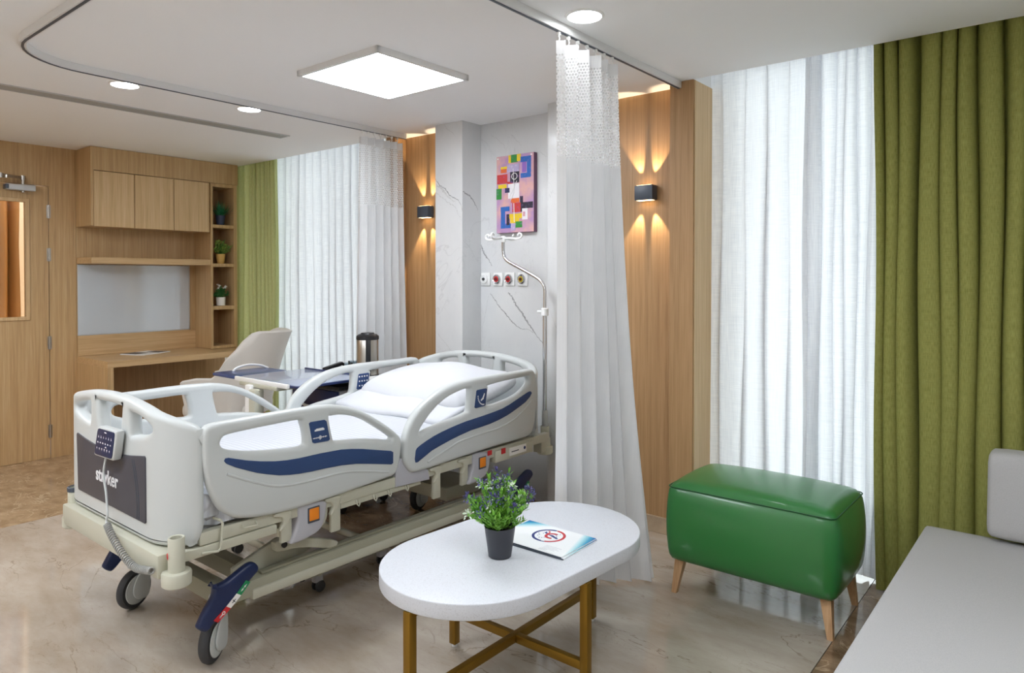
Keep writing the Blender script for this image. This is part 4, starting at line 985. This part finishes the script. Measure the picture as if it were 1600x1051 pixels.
MB().tube(crom([(-2.752, 1.034, .752), (-2.757, 1.03, .72), (-2.755, 1.026, .68), (-2.730, 1.024, .63), (-2.712, 1.020, .59), (-2.695, 1.015, .56), (-2.695, 1.012, .535), (-2.69, 1.01, .52)], 5, False), .0042, 8).build('cord', 'plastic', rm)
path = crom([(-2.69, 1.012, .522), (-2.655, 1.008, .505), (-2.61, 1.008, .478), (-2.56, 1.008, .455), (-2.50, 1.008, .438), (-2.44, 1.008, .432), (-2.385, 1.01, .440), (-2.345, 1.014, .446)], 10, False)
hel = []; T_ = 34; n = T_ * 9
for i in range(n + 1):
    s_ = i / n * (len(path) - 1); k = min(int(s_), len(path) - 2); p = path[k].lerp(path[k + 1], s_ - k); d = (path[k + 1] - path[k]).normalized(); a = 2 * pi * T_ * i / n
    u = Vector((0, -1, 0)); v = d.cross(u); hel.append(p + (u * cos(a) + v * sin(a)) * .0105)
MB().tube(hel, .0030, 6).build('coiled_cord', mat('grey_cord', '9c9c98', .45), rm)

# ------------------------------------------------------------------ overbed table, locker
ob = thing('overbed_table', 'blue topped wheeled overbed table behind the bed', 'table', (-3.95, 2.4, 0))
def rrect(x0, x1, y0, y1, r, n=5):
    out = []
    for cx, cy, a0 in ((x1 - r, y1 - r, 0), (x0 + r, y1 - r, 90), (x0 + r, y0 + r, 180), (x1 - r, y0 + r, 270)):
        for k in range(n + 1): a = radians(a0 + 90 * k / n); out.append((cx + r * cos(a), cy + r * sin(a)))
    return out
tp = MB().plate(rrect(-3.95, -3.325, 2.225, 2.70, .04), [], .018, .003, lambda a, c, h: (a, c, .801 + h)).build('table_top', 'tab_top', ob)
MB().plate(rrect(-3.953, -3.322, 2.222, 2.703, .043), [rrect(-3.945, -3.330, 2.23, 2.695, .037)], .014, .002, lambda a, c, h: (a, c, .799 + h)).build('edge_band', 'tab_edge', tp)
MB().box((-3.95, 2.690, .806), (-3.42, 2.700, .817), .002).build('rim_rail', 'tab_edge', tp)
lf = MB().plate(rrect(-4.25, -3.965, 2.21, 2.58, .03), [], .016, .003, lambda a, c, h: (a, c, .799 + h)).build('tilt_leaf', 'tab_leaf', ob)
MB().tube(crom([(-4.2, 2.33, .807), (-4.2, 2.36, .828), (-4.2, 2.44, .84), (-4.19, 2.52, .828), (-4.185, 2.57, .807)], 5, False), .007, 8).build('bow_handle', 'white', lf)
MB().box((-3.96, 2.205, .786), (-3.40, 2.222, .812), .005).build('front_bar', 'white', ob)
MB().box((-3.90, 2.20, .765), (-3.5, 2.50, .789), .006).build('under_tray', 'metal_paint', ob)
MB().box((-3.735, 2.165, .12), (-3.665, 2.225, .76), .008).build('column', 'metal_paint', ob)
MB().box((-3.79, 2.175, .12), (-3.738, 2.215, .78), .006).build('column', 'white', ob)
MB().box((-3.82, 1.82, .075), (-3.60, 2.27, .12), .008).build('base_bar', 'metal_paint', ob)
for y in (1.86, 2.23):
    MB().tube([(-3.7, y, .10), (-2.62, y, .092)], .018, 14).build('base_leg', 'metal_paint', ob)
    for x in (-3.33, -2.64):
        o = MB().box((x - .016, y - .022, .045), (x + .016, y + .022, .078), .006).build('castor', 'grey_pl', ob)
        for q in (-1, 1): MB().lathe([(.008, -.007), (.023, -.006), (.0255, 0), (.023, .006), (.008, .007)], (x + q * .014, y + .006, .0265), 22, axis='X').build('castor_wheel', 'tyre', o)
        MB().cyl((x, y, .07), (x, y, .085), .008, 12).build('castor_stem', 'chrome', o)
MB().tube([(-2.635, 1.78, .095), (-2.635, 2.33, .095)], .02, 16).build('base_tube', 'metal_paint', ob)
MB().cyl((-2.635, 1.768, .095), (-2.635, 1.78, .095), .021, 18).build('tube_cap', 'black', ob)

lk = thing('bedside_locker', 'navy fronted bedside locker with dark top behind the bed', 'cabinet', (-3.58, 2.76, 0))
MB().box((-3.83, 2.53, .08), (-3.36, 2.93, .74), .004).build('body', 'grey_pl', lk)
MB().box((-3.84, 2.515, .745), (-3.35, 2.945, .765), .004).build('locker_top', 'black', lk)
d = MB().box((-3.82, 2.512, .52), (-3.37, 2.531, .735), .003).build('drawer', 'lock_navy', lk)
MB().tube(crom([(-3.72, 2.512, .66), (-3.70, 2.490, .645), (-3.60, 2.482, .632), (-3.50, 2.490, .645), (-3.48, 2.512, .66)], 5, False), .008, 8).build('handle', 'white', d)
d = MB().box((-3.82, 2.512, .10), (-3.37, 2.531, .51), .003).build('door', 'lock_navy', lk)
MB().box((-3.359, 2.62, .60), (-3.352, 2.89, .735), .002).build('side_niche', 'black', lk, smooth=False)
for x in (-3.79, -3.40):
    for y in (2.57, 2.89):
        o = MB().cyl((x, y, .045), (x, y, .085), .012, 12).build('castor', 'grey_pl', lk)
        MB().lathe([(.01, -.012), (.028, -.011), (.031, 0), (.028, .011), (.01, .012)], (x, y, .0315), 22, axis='X').build('castor_wheel', 'black', o)
FX, FY = -3.525, 2.868
fl = thing('vacuum_flask', 'steel vacuum flask with black lid on the bedside locker', 'flask', (FX, FY, .766))
MB().lathe([(.066, .7665), (.068, .775), (.068, 1.015), (.066, 1.018)], (FX, FY, 0), 36).build('body', 'steel', fl)
MB().lathe([(.069, 1.012), (.072, 1.016), (.071, 1.034), (.06, 1.044), (.045, 1.048), (.04, 1.055), (.002, 1.057)], (FX, FY, 0), 32).build('lid', 'black', fl)
MB().lathe([(.0675, .7662), (.07, .768), (.07, .79), (.068, .792)], (FX, FY, 0), 32, cap=False).build('foot_ring', 'black', fl)
v_ = Vector((.81, -.59)).normalized(); n_ = Vector((-v_.y, v_.x)); c_ = Vector((FX, FY)) + v_ * .066
MB().obox((c_.x, c_.y, .895), (.005, .016, .118), (v_.x, v_.y, 0), (n_.x, n_.y, 0), .002).build('sight_strip', 'black', fl)
ph = thing('telephone', 'black telephone handset lying on the bedside locker', 'telephone', (-3.78, 2.80, .766))
MB().plate([(0, 0), (.15, 0), (.15, .055), (.12, .06), (0, .022)], [], .10, .005, lambda a, c, h: (-3.80 + h, 2.72 + a, .7665 + c)).build('base', 'black', ph)
MB().obox((-3.78, 2.79, .828), (.018, .075, .012), (1, 0, 0), (0, 1, .2), .008).build('handset', 'black', ph)
for i, (x, y) in enumerate(((-3.70, 2.89), (-3.64, 2.80))):
    g = thing('tumbler', ['clear glass tumbler on the locker, the one beside the telephone', 'clear glass tumbler on the locker, the one beside the flask'][i], 'glass', (x, y, .766), 'tumblers on the bedside locker')
    MB().lathe([(.026, .7662), (.033, .86), (.031, .86), (.025, .772), (.001, .771)], (x, y, 0), 24).build('glass_body', 'glass_c', g)
ty_ = thing('tray', 'shallow white tray on the window end of the locker', 'tray', (-3.42, 2.84, .766))
MB().plate(rrect(-3.448, -3.36, 2.75, 2.935, .02), [rrect(-3.442, -3.366, 2.756, 2.929, .015)], .022, .002, lambda a, c, h: (a, c, .7775 + h)).build('rim', 'white', ty_)
MB().plate(rrect(-3.445, -3.363, 2.753, 2.932, .018), [], .004, .001, lambda a, c, h: (a, c, .7685 + h)).build('base', 'white', ty_)

# ------------------------------------------------------------------ drip stand
iv = thing('drip_stand', 'bent chrome drip stand with four hooks at the bed head', 'drip stand', (-2.392, 3.235, .43))
ix, iy = -2.392, 3.235
MB().tube([(ix, iy, .445), (ix, iy, 1.21)], .013, 18).build('lower_pole', 'chrome', iv)
MB().tube([(ix, iy, 1.2)] + crom([(ix, iy, 1.28), (ix, iy, 1.335), (ix - .016, iy, 1.372), (ix - .06, iy, 1.405), (ix - .17, iy, 1.455), (ix - .27, iy, 1.50), (ix - .302, iy, 1.53), (ix - .312, iy, 1.575), (ix - .312, iy, 1.64)], 6, False), .010, 14).build('bent_pole', 'chrome', iv)
MB().lathe([(.014, .55), (.017, .552), (.017, .64), (.014, .643)], (ix, iy, 0), 20).build('sleeve', 'alu', iv)
b = MB(); b.lathe([(.014, 1.185), (.021, 1.188), (.021, 1.228), (.014, 1.232)], (ix, iy, 0), 20); b.cyl((ix - .02, iy - .005, 1.208), (ix - .045, iy - .012, 1.208), .009, 12, bev=.002); b.build('clamp_knob', 'white', iv)
hx, hz = ix - .312, 1.638
b = MB(); b.lathe([(.011, hz - .02), (.015, hz - .018), (.015, hz + .012), (.008, hz + .018)], (hx, iy, 0), 16); b.build('hook_hub', 'white', iv)
for dx, dy in ((-1, 0), (1, 0), (0, -1), (0, 1)):
    k = 1.0 if dx else .8
    MB().tube(crom([(hx, iy, hz + .005), (hx + dx * .06 * k, iy + dy * .06 * k, hz + .002), (hx + dx * .105 * k, iy + dy * .105 * k, hz - .002), (hx + dx * .135 * k, iy + dy * .135 * k, hz + .004), (hx + dx * .14 * k, iy + dy * .14 * k, hz + .022), (hx + dx * .122 * k, iy + dy * .122 * k, hz + .03), (hx + dx * .11 * k, iy + dy * .11 * k, hz + .018)], 5, False), .006, 8).build('hook', 'white', iv)

# ------------------------------------------------------------------ head wall fittings
pt = thing('painting', 'small colourful abstract canvas on the marble above the bed', 'painting', (-2.80, 3.48, 1.69))
pm = mat('mauve_paint', 'b48fb8', 0.6, vary=(9, 'd8a9a4', 0.42, 0.62), bump=(50, 0.3, 0.004)); pe = mat('plum_canvas_edge', '6d4a63', 0.7)
cols = {'b': '2563b0', 'db': '1f2b52', 'g': '2f8a3a', 'y': 'e6c51f', 'r': 'c23a3a', 'o': 'dc6a2a', 'k': '2a2536', 'w': 'e9e6ea', 'p': '8d63b5', 'l': 'b3a6c9', 'pk': 'd9a0a8'}
pmats = [mat('paint_' + k, v, 0.5, bump=(70, 0.5, 0.004), vary=(60, cols['w' if k in 'lw' else 'p'], 0.55, 0.95)) for k, v in cols.items()]; ck = list(cols)
cv = MB().box((-2.952, 3.465, 1.693), (-2.648, 3.4995, 2.188), .002).build('canvas', [pe], pt, smooth=False)
MB().box((-2.951, 3.4635, 1.694), (-2.649, 3.4652, 2.187)).build('painted_ground', [pm], cv, smooth=False)
W_, H_ = .304, .495
rects = [(.33, .0, .46, .10, 'y'), (.40, 0, .58, .10, 'g'), (.56, .0, .66, .09, 'y'), (.66, .04, .93, .11, 'b'), (.82, .11, .93, .30, 'b'), (.66, .25, .92, .31, 'b'), (.70, .11, .80, .24, 'p'), (.30, .12, .62, .22, 'l'), (.12, .14, .30, .17, 'y'), (.12, .17, .28, .22, 'o'),
         (.02, .24, .30, .36, 'r'), (.38, .22, .62, .36, 'k'), (.42, .25, .56, .33, 'p'), (.05, .37, .28, .42, 'y'), (.0, .42, .14, .56, 'g'), (.24, .42, .36, .48, 'db'), (.32, .37, .62, .56, 'w'), (.30, .34, .44, .37, 'r'), (.40, .56, .62, .62, 'o'), (.44, .62, .66, .74, 'r'), (.64, .54, .72, .74, 'k'), (.72, .62, .98, .70, 'k'), (.70, .70, .84, .84, 'w'),
         (.12, .66, .36, .72, 'b'), (.12, .72, .24, .88, 'b'), (.12, .88, .40, .94, 'b'), (.28, .76, .36, .90, 'k'), (.36, .76, .70, .82, 'y'), (.38, .82, .62, .88, 'y'), (.52, .86, .70, .94, 'g'), (.40, .88, .52, .97, 'l'), (.72, .74, .78, .80, 'pk')]
b = MB()
for i, (u0, v0, u1, v1, k) in enumerate(rects):
    y = 3.4634 - .0006 * (1 + i % 4); b.box((-2.952 + u0 * W_, y, 2.188 - v1 * H_), (-2.952 + u1 * W_, 3.4645, 2.188 - v0 * H_), mi=ck.index(k))
b.build('paint_block', pmats, cv, smooth=False)
b = MB(); b.tube([(-2.80 + .022 * cos(a), 3.459, 2.05 + .02 * sin(a)) for a in [k * pi / 8 for k in range(17)]], .002, 6); b.tube([(-2.81, 3.459, 2.10), (-2.80, 3.459, 1.95), (-2.83, 3.459, 1.90)], .0018, 6); b.tube([(-2.805, 3.459, 1.88), (-2.80, 3.459, 1.76)], .0025, 6); b.tube([(-2.78, 3.459, 2.02), (-2.84, 3.459, 1.92)], .0016, 6)
b.build('white_line', 'white', cv)
for x, z in ((-2.937, 2.172), (-2.665, 2.175)):
    MB().cyl((x, 3.464, z), (x, 3.459, z), .005, 12).build('corner_stud', 'white', cv)

OUT = ['leftmost of the four wall gas outlets, with a white and black ring', 'gas outlet second from the left, with a dark red centre', 'gas outlet third from the left, with a dark red centre', 'rightmost of the four wall gas outlets, with a yellow topped ring']
for i, x in enumerate((-3.072, -2.964, -2.863, -2.758)):
    t = thing('gas_outlet', OUT[i], 'gas outlet', (x, 3.49, 1.353), 'wall gas outlets above the bed'); z = 1.396
    MB().box((x - .039, 3.488, z - .043), (x + .039, 3.4998, z + .043), .004).build('plate', 'white', t)
    pr = [(.03, 0), (.031, -.008), (.026, -.014), (.02, -.012)]
    MB().lathe([(r, 3.488 + h) for r, h in pr], (x - .006, 0, z), 28, axis='Y', cap=False).build('ring', 'chrome' if i else 'white', t)
    MB().lathe([(.021, 3.484), (.019, 3.478), (.010, 3.476)], (x - .006, 0, z), 24, axis='Y').build('collar', ['white', 'red', 'red', 'red'][i] if i != 3 else mat('yellow_plastic', 'c9b02a', .4), t)
    MB().lathe([(.011, 3.4762), (.010, 3.472), (.002, 3.471)], (x - .006, 0, z), 18, axis='Y').build('socket', 'black' if i in (0,) else mat('dark_red_plastic', '5a1c1e', .4), t)

def sconce(x, label):
    z = 1.872; t = thing('wall_sconce', label, 'wall lamp', (x, HY, z), 'up and down wall sconces')
    MB().box((x - .056, HY - .060, z - .041), (x + .056, HY - .0005, z + .041), .006).build('housing', 'slate', t)
    for q in (1, -1):
        MB().box((x - .045, HY - .052, z + q * .0412 - .001), (x + .045, HY - .014, z + q * .0412 + .001)).build('lens', SL, t, smooth=False)
        for dx in (-1, 1):
            ld = bpy.data.lights.new('sconce_beam', 'SPOT'); ld.energy = 11.0; ld.color = (1.0, .76, .48); ld.spot_size = radians(38); ld.spot_blend = .55; ld.shadow_soft_size = .004
            lo = bpy.data.objects.new('sconce_beam', ld); COL.objects.link(lo); lo.parent = t
            lo.location = (dx * .022, -.034, q * .046)
            dv = Vector((dx * .27, .12, q)); lo.rotation_euler = dv.to_track_quat('-Z', 'Y').to_euler()
SL = emis('sconce_lens', 'ffd9a0', 6.0)
sconce(-3.612, 'slate grey up and down sconce between the far ward curtain and the marble')
sconce(-1.868, 'slate grey up and down sconce on the panel beside the near window')

# ------------------------------------------------------------------ ottoman
ot = thing('ottoman', 'green leather ottoman bench on tapered wooden legs', 'ottoman', (-1.07, 3.05, 0))
x0, x1, y0, y1, z0, z1 = -1.425, -.712, 2.825, 3.285, .150, .492
b = MB(); b.soft(((x0 + x1) / 2, (y0 + y1) / 2, (z0 + z1) / 2), ((x1 - x0) / 2 - .006, (y1 - y0) / 2 - .006, (z1 - z0) / 2), .038, (.02, .02, .0), 16)
for v in b.bm.verts:
    u = (v.co.x - (x0 + x1) / 2) / ((x1 - x0) / 2); w_ = (v.co.y - (y0 + y1) / 2) / ((y1 - y0) / 2)
    zw = (v.co.z - (z0 + z1) / 2) / ((z1 - z0) / 2); bl = max(0, 1 - zw * zw)
    v.co.x += u * .010 * bl; v.co.y += w_ * .010 * bl
    if zw > .7: v.co.z += ((zw - .7) / .3) ** 2 * .042 * max(0, 1 - u ** 2) ** .5 * max(0, 1 - w_ ** 2) ** .6
b.build('body', 'leather', ot, ang=70)
xm, xM, ym, yM, zz = x0 + .016, x1 - .016, y0 + .014, y1 - .014, z1 - .012
def loop(z, e): return [(p[0], p[1], z) for p in rrect(xm - e, xM + e, ym - e, yM + e, .03, 4)]
l = loop(zz, .0095); MB().tube(l + [l[0]], .0028, 6, cap=False).build('top_seam', 'seam', ot)
for x, y in ((xm + .003, ym + .003), (xM - .003, ym + .003)):
    sx = -1 if x < -1 else 1
    MB().tube([(x + sx * .012 * sin(pi * k / 8) - sx * .006, y - .012 * sin(pi * k / 8) + .006, z0 + .01 + (zz - z0 - .01) * k / 8) for k in range(9)], .0022, 6).build('corner_seam', 'seam', ot)
for sx, sy in ((-1, -1), (1, -1), (-1, 1), (1, 1)):
    cx, cy = -1.07 + sx * .318, 3.055 + sy * .178; ex, ey = cx - sx * .012 + sx * .022, cy + sy * .010
    rs = [[(px + a * h, py + c * h, z) for a, c in ((-1, -1), (1, -1), (1, 1), (-1, 1))] for px, py, z, h in ((ex, ey, .0005, .011), (cx - sx * .012, cy - sy * .012, .158, .021))]
    b = MB(); b.rings(rs); b.build('leg', 'leg_wood', ot, smooth=False)

# ------------------------------------------------------------------ coffee table
TC = Vector((-1.545, 1.93)); TZ = .46
ct = thing('coffee_table', 'oval white quartz coffee table on an antique gold frame', 'coffee table', (TC.x, TC.y, 0))
ov = []; A_ = radians(86); dd = Vector((cos(A_), sin(A_))); nn = Vector((-dd.y, dd.x)); hl, rr_ = .222, .307
for k in range(33): a = -pi / 2 + pi * k / 32; ov.append(TC + dd * (hl + rr_ * cos(a)) + nn * rr_ * sin(a))
for k in range(33): a = pi / 2 + pi * k / 32; ov.append(TC + dd * (-hl + rr_ * cos(a)) + nn * rr_ * sin(a))
MB().plate([(p.x, p.y) for p in ov], [], .05, .004, lambda a, c, h: (a, c, TZ - .025 + h)).build('table_top', 'quartz', ct)
C0 = Vector((-1.545, 1.913))
legs = [(-.297, .0), (.297, 0), (0, .50), (0, -.50)]
for a, c in legs:
    p = C0 + Vector((a, c)); o = MB().box((p.x - .0145, p.y - .0145, .012), (p.x + .0145, p.y + .0145, TZ - .0505), .002).build('leg', 'gold', ct)
    MB().cyl((p.x, p.y, .0005), (p.x, p.y, .013), .011, 14).build('foot_pad', 'white', o)
MB().box((C0.x - .283, C0.y - .012, .118), (C0.x + .283, C0.y + .012, .147), .002).build('stretcher', 'gold', ct)
MB().box((C0.x - .012, C0.y - .486, .1185), (C0.x + .012, C0.y + .486, .1475), .002).build('stretcher', 'gold', ct)
b = MB(); b.box((C0.x - .283, C0.y - .012, TZ - .068), (C0.x + .283, C0.y + .012, TZ - .0505)); b.box((C0.x - .012, C0.y - .486, TZ - .068), (C0.x + .012, C0.y + .486, TZ - .0507)); b.build('top_rail', 'gold', ct, smooth=False)

pt2 = thing('potted_plant', 'purple and white flowering plant in a charcoal pot on the coffee table', 'plant', (-1.52, 1.80, TZ))
px, py = -1.52, 1.80
pot(pt2, px, py, TZ + .0005, .039, .053, .103, 'pot')
random.seed(12); b = MB(); fb_ = MB(); tips = []
for i in range(110):
    a_ = random.uniform(0, 2 * pi); e_ = random.uniform(.6, 1.52); d = Vector((cos(a_) * cos(e_), sin(a_) * cos(e_), sin(e_))); p = Vector((px + d.x * .03, py + d.y * .03, TZ + .09)); L = random.uniform(.10, .20) * (0.38 + .62 * d.z ** 2); q = p + d * L + Vector((0, 0, -.012 * (1 - d.z)))
    b.tube([p, p.lerp(q, .5) + Vector((0, 0, .006)), q], .0014, 4, mi=1)
    for k in range(26): t_ = random.uniform(.12, 1); leaf(b, p.lerp(q, t_), d * .8 + rdir((-.2, 1.2)) * .9, random.uniform(.016, .032), random.uniform(.005, .010))
    if L > .10: tips.append((q, d))
b.build('leaves', ['leaf', 'stem'], pt2, recalc=False)['kind'] = 'stuff'
random.shuffle(tips)
for i, (q, d) in enumerate(tips[:40]):
    m_ = MB()
    for k in range(26):
        e = rdir((-.9, 1.5)); leaf(m_, q + e * random.uniform(.003, .016), e, random.uniform(.008, .013), .0075)
    m_.build('flower_head', ['purple', 'whitefl'][(i % 5) % 2], pt2, recalc=False)['label'] = ['small purple flower head', 'small pale white flower head'][(i % 5) % 2]

# brochures: printed cover as a procedural material in the cover's own axes
def cover_mat():
    m = bpy.data.materials.new('printed_cover'); m.use_nodes = True; nt = m.node_tree; p = nt.nodes['Principled BSDF']; p.inputs['Roughness'].default_value = .25
    N = nt.nodes.new; L = nt.links.new; tc = N('ShaderNodeTexCoord'); sp = N('ShaderNodeSeparateXYZ'); L(tc.outputs['Object'], sp.inputs[0])
    def mth(op, a, b_=None):
        q = N('ShaderNodeMath'); q.operation = op
        for i, v in enumerate((a, b_)):
            if v is None: continue
            if isinstance(v, (int, float)): q.inputs[i].default_value = v
            else: L(v, q.inputs[i])
        return q.outputs[0]
    x, y = sp.outputs[0], sp.outputs[1]
    # distance from two printed corners (window-left and near edge)
    def corner(cx, cy, ex, ey, r):
        a = mth('MULTIPLY', mth('SUBTRACT', x, cx), ex); c = mth('MULTIPLY', mth('SUBTRACT', y, cy), ey)
        s_ = mth('ADD', a, c); mr = N('ShaderNodeMapRange'); mr.inputs['From Min'].default_value = 0; mr.inputs['From Max'].default_value = r; mr.inputs['To Min'].default_value = 1; mr.inputs['To Max'].default_value = 0; L(s_, mr.inputs[0]); return mr.outputs[0]
    f1 = corner(-.15, .107, .85, -1.0, .10); f2 = corner(.15, .107, -1.9, -.52, .115)
    f = mth('MAXIMUM', f1, f2)
    r = N('ShaderNodeValToRGB'); e = r.color_ramp.elements; e[0].color = lin('f3f6f7'); e[0].position = 0.05; e[1].color = lin('2160a8'); e[1].position = 1
    for ps, c in ((.35, 'a8dbe4'), (.65, '3aa0c4')): q = e.new(ps); q.color = lin(c)
    L(f, r.inputs[0]); L(r.outputs[0], p.inputs['Base Color'])
    return m
M['cover'] = cover_mat()
def brochure(z, dx, rz, label, full):
    cx, cy = -1.489 + dx, 2.01
    t = thing('brochure', label, 'brochure', (cx, cy, z), 'brochures on the coffee table')
    MB().box((cx - .150, cy - .109, z), (cx + .150, cy + .109, z + .004)).build('pages', 'paper', t, smooth=False)
    MB().box((cx - .1505, cy - .1095, z + .004), (cx + .1505, cy + .1095, z + .0046)).build('cover', 'cover', t, smooth=False)
    MB().box((cx - .1505, cy - .1096, z), (cx + .1505, cy - .1078, z + .0046)).build('spine_edge', 'slate', t, smooth=False)
    if full:
        zz = z + .0048; ex, ey = cx + .003, cy + .024; R_ = .062
        arc = lambda r0, r1, a0, a1, ox=0, oy=0: [(ex + ox + r0 * cos(radians(a0 + (a1 - a0) * k / 16)), ey + oy + r0 * sin(radians(a0 + (a1 - a0) * k / 16))) for k in range(17)] + [(ex + ox + r1 * cos(radians(a1 - (a1 - a0) * k / 16)), ey + oy + r1 * sin(radians(a1 - (a1 - a0) * k / 16))) for k in range(17)]
        f = lambda a, c, h: (a, c, zz + h)
        b = MB(); b.plate(arc(R_, R_ - .010, 95, 275), [], .0005, 0, f); b.plate(arc(R_, R_ - .005, 275, 330), [], .0005, 0, f)
        b.plate([(ex - .005, ey + .006), (ex + .04, ey - .012), (ex + .046, ey - .006), (ex + .01, ey + .012)], [], .0005, 0, f)
        b.plate([(ex - .034, ey + .018), (ex - .012, ey + .006), (ex - .008, ey + .012), (ex - .026, ey + .024)], [], .0005, 0, f)
        rr = random.Random(9)
        for k in range(16): a = rr.uniform(0, 6.28); q = rr.uniform(.02, .046); b.plate([(ex + q * cos(a) + s_[0] * .0028, ey + q * sin(a) + s_[1] * .0028) for s_ in ((1, .2), (.1, 1), (-1, .2), (0, -1))], [], .0005, 0, f)
        b.build('blue_emblem', mat('blue_ink', '22357a', .4), t, smooth=False)
        b = MB(); b.plate(arc(R_, R_ - .010, -70, 92), [], .0006, 0, f); b.plate(arc(.028, .017, 70, 300, .012, .004), [], .0006, 0, f); b.plate(arc(.018, .013, -40, 80, -.03, .022), [], .0006, 0, f)
        b.build('red_emblem', mat('red_ink', 'c4252d', .4), t, smooth=False)
        b = MB()
        for k in range(4): b.box((cx + .05, cy - .055 - k * .009, zz), (cx + .115 - .012 * (k % 2), cy - .0535 - k * .009, zz + .0003))
        for k in range(2): b.box((cx + .045, cy - .088 - k * .007, zz), (cx + .075, cy - .0865 - k * .007, zz + .0003))
        b.build('text_line', 'grey_pl', t, smooth=False)
    t.rotation_euler.z = rz
brochure(TZ + .0005, .004, radians(1.5), 'printed brochure lying underneath the other one on the coffee table', False)
brochure(TZ + .0058, 0, radians(0), 'white and blue brochure with a red and blue round emblem, topmost on the table', True)

# ------------------------------------------------------------------ sofa
sf = thing('sofa', 'pale grey upholstered sofa with a flat seat beside the ottoman', 'sofa', (.4, 2.2, 0))
sx0, sx1, sy0, sy1 = -.467, 1.30, .62, 3.15
b = MB(); b.soft(((sx0 + sx1) / 2, (sy0 + sy1) / 2, .36), ((sx1 - sx0) / 2, (sy1 - sy0) / 2, .075), .012, (0, 0, .006), 14); b.build('seat', 'sofa', sf, ang=45)
MB().box((sx0 + .01, sy0 + .01, .05), (sx1 - .01, sy1 - .01, .284), .008).build('base', 'sofa', sf)
for x in (sx0 + .08, sx1 - .08):
    for y in (sy0 + .08, sy1 - .08): MB().cyl((x, y, .0005), (x, y, .051), .02, 14).build('foot', 'black', sf)
cu = thing('sofa_cushion', 'thick grey back cushion propped on the sofa against the green drape', 'cushion', (.22, 3.2, .44))
b = MB(); b.soft((0, 0, 0), (.47, .065, .155), .03, (0, .012, .004), 12)
for v in b.bm.verts: x, y, z = v.co; v.co = Vector((.205 + x, 3.16 + y + z * .12, .603 + z))
b.build('cushion_body', 'sofa', cu, ang=60)
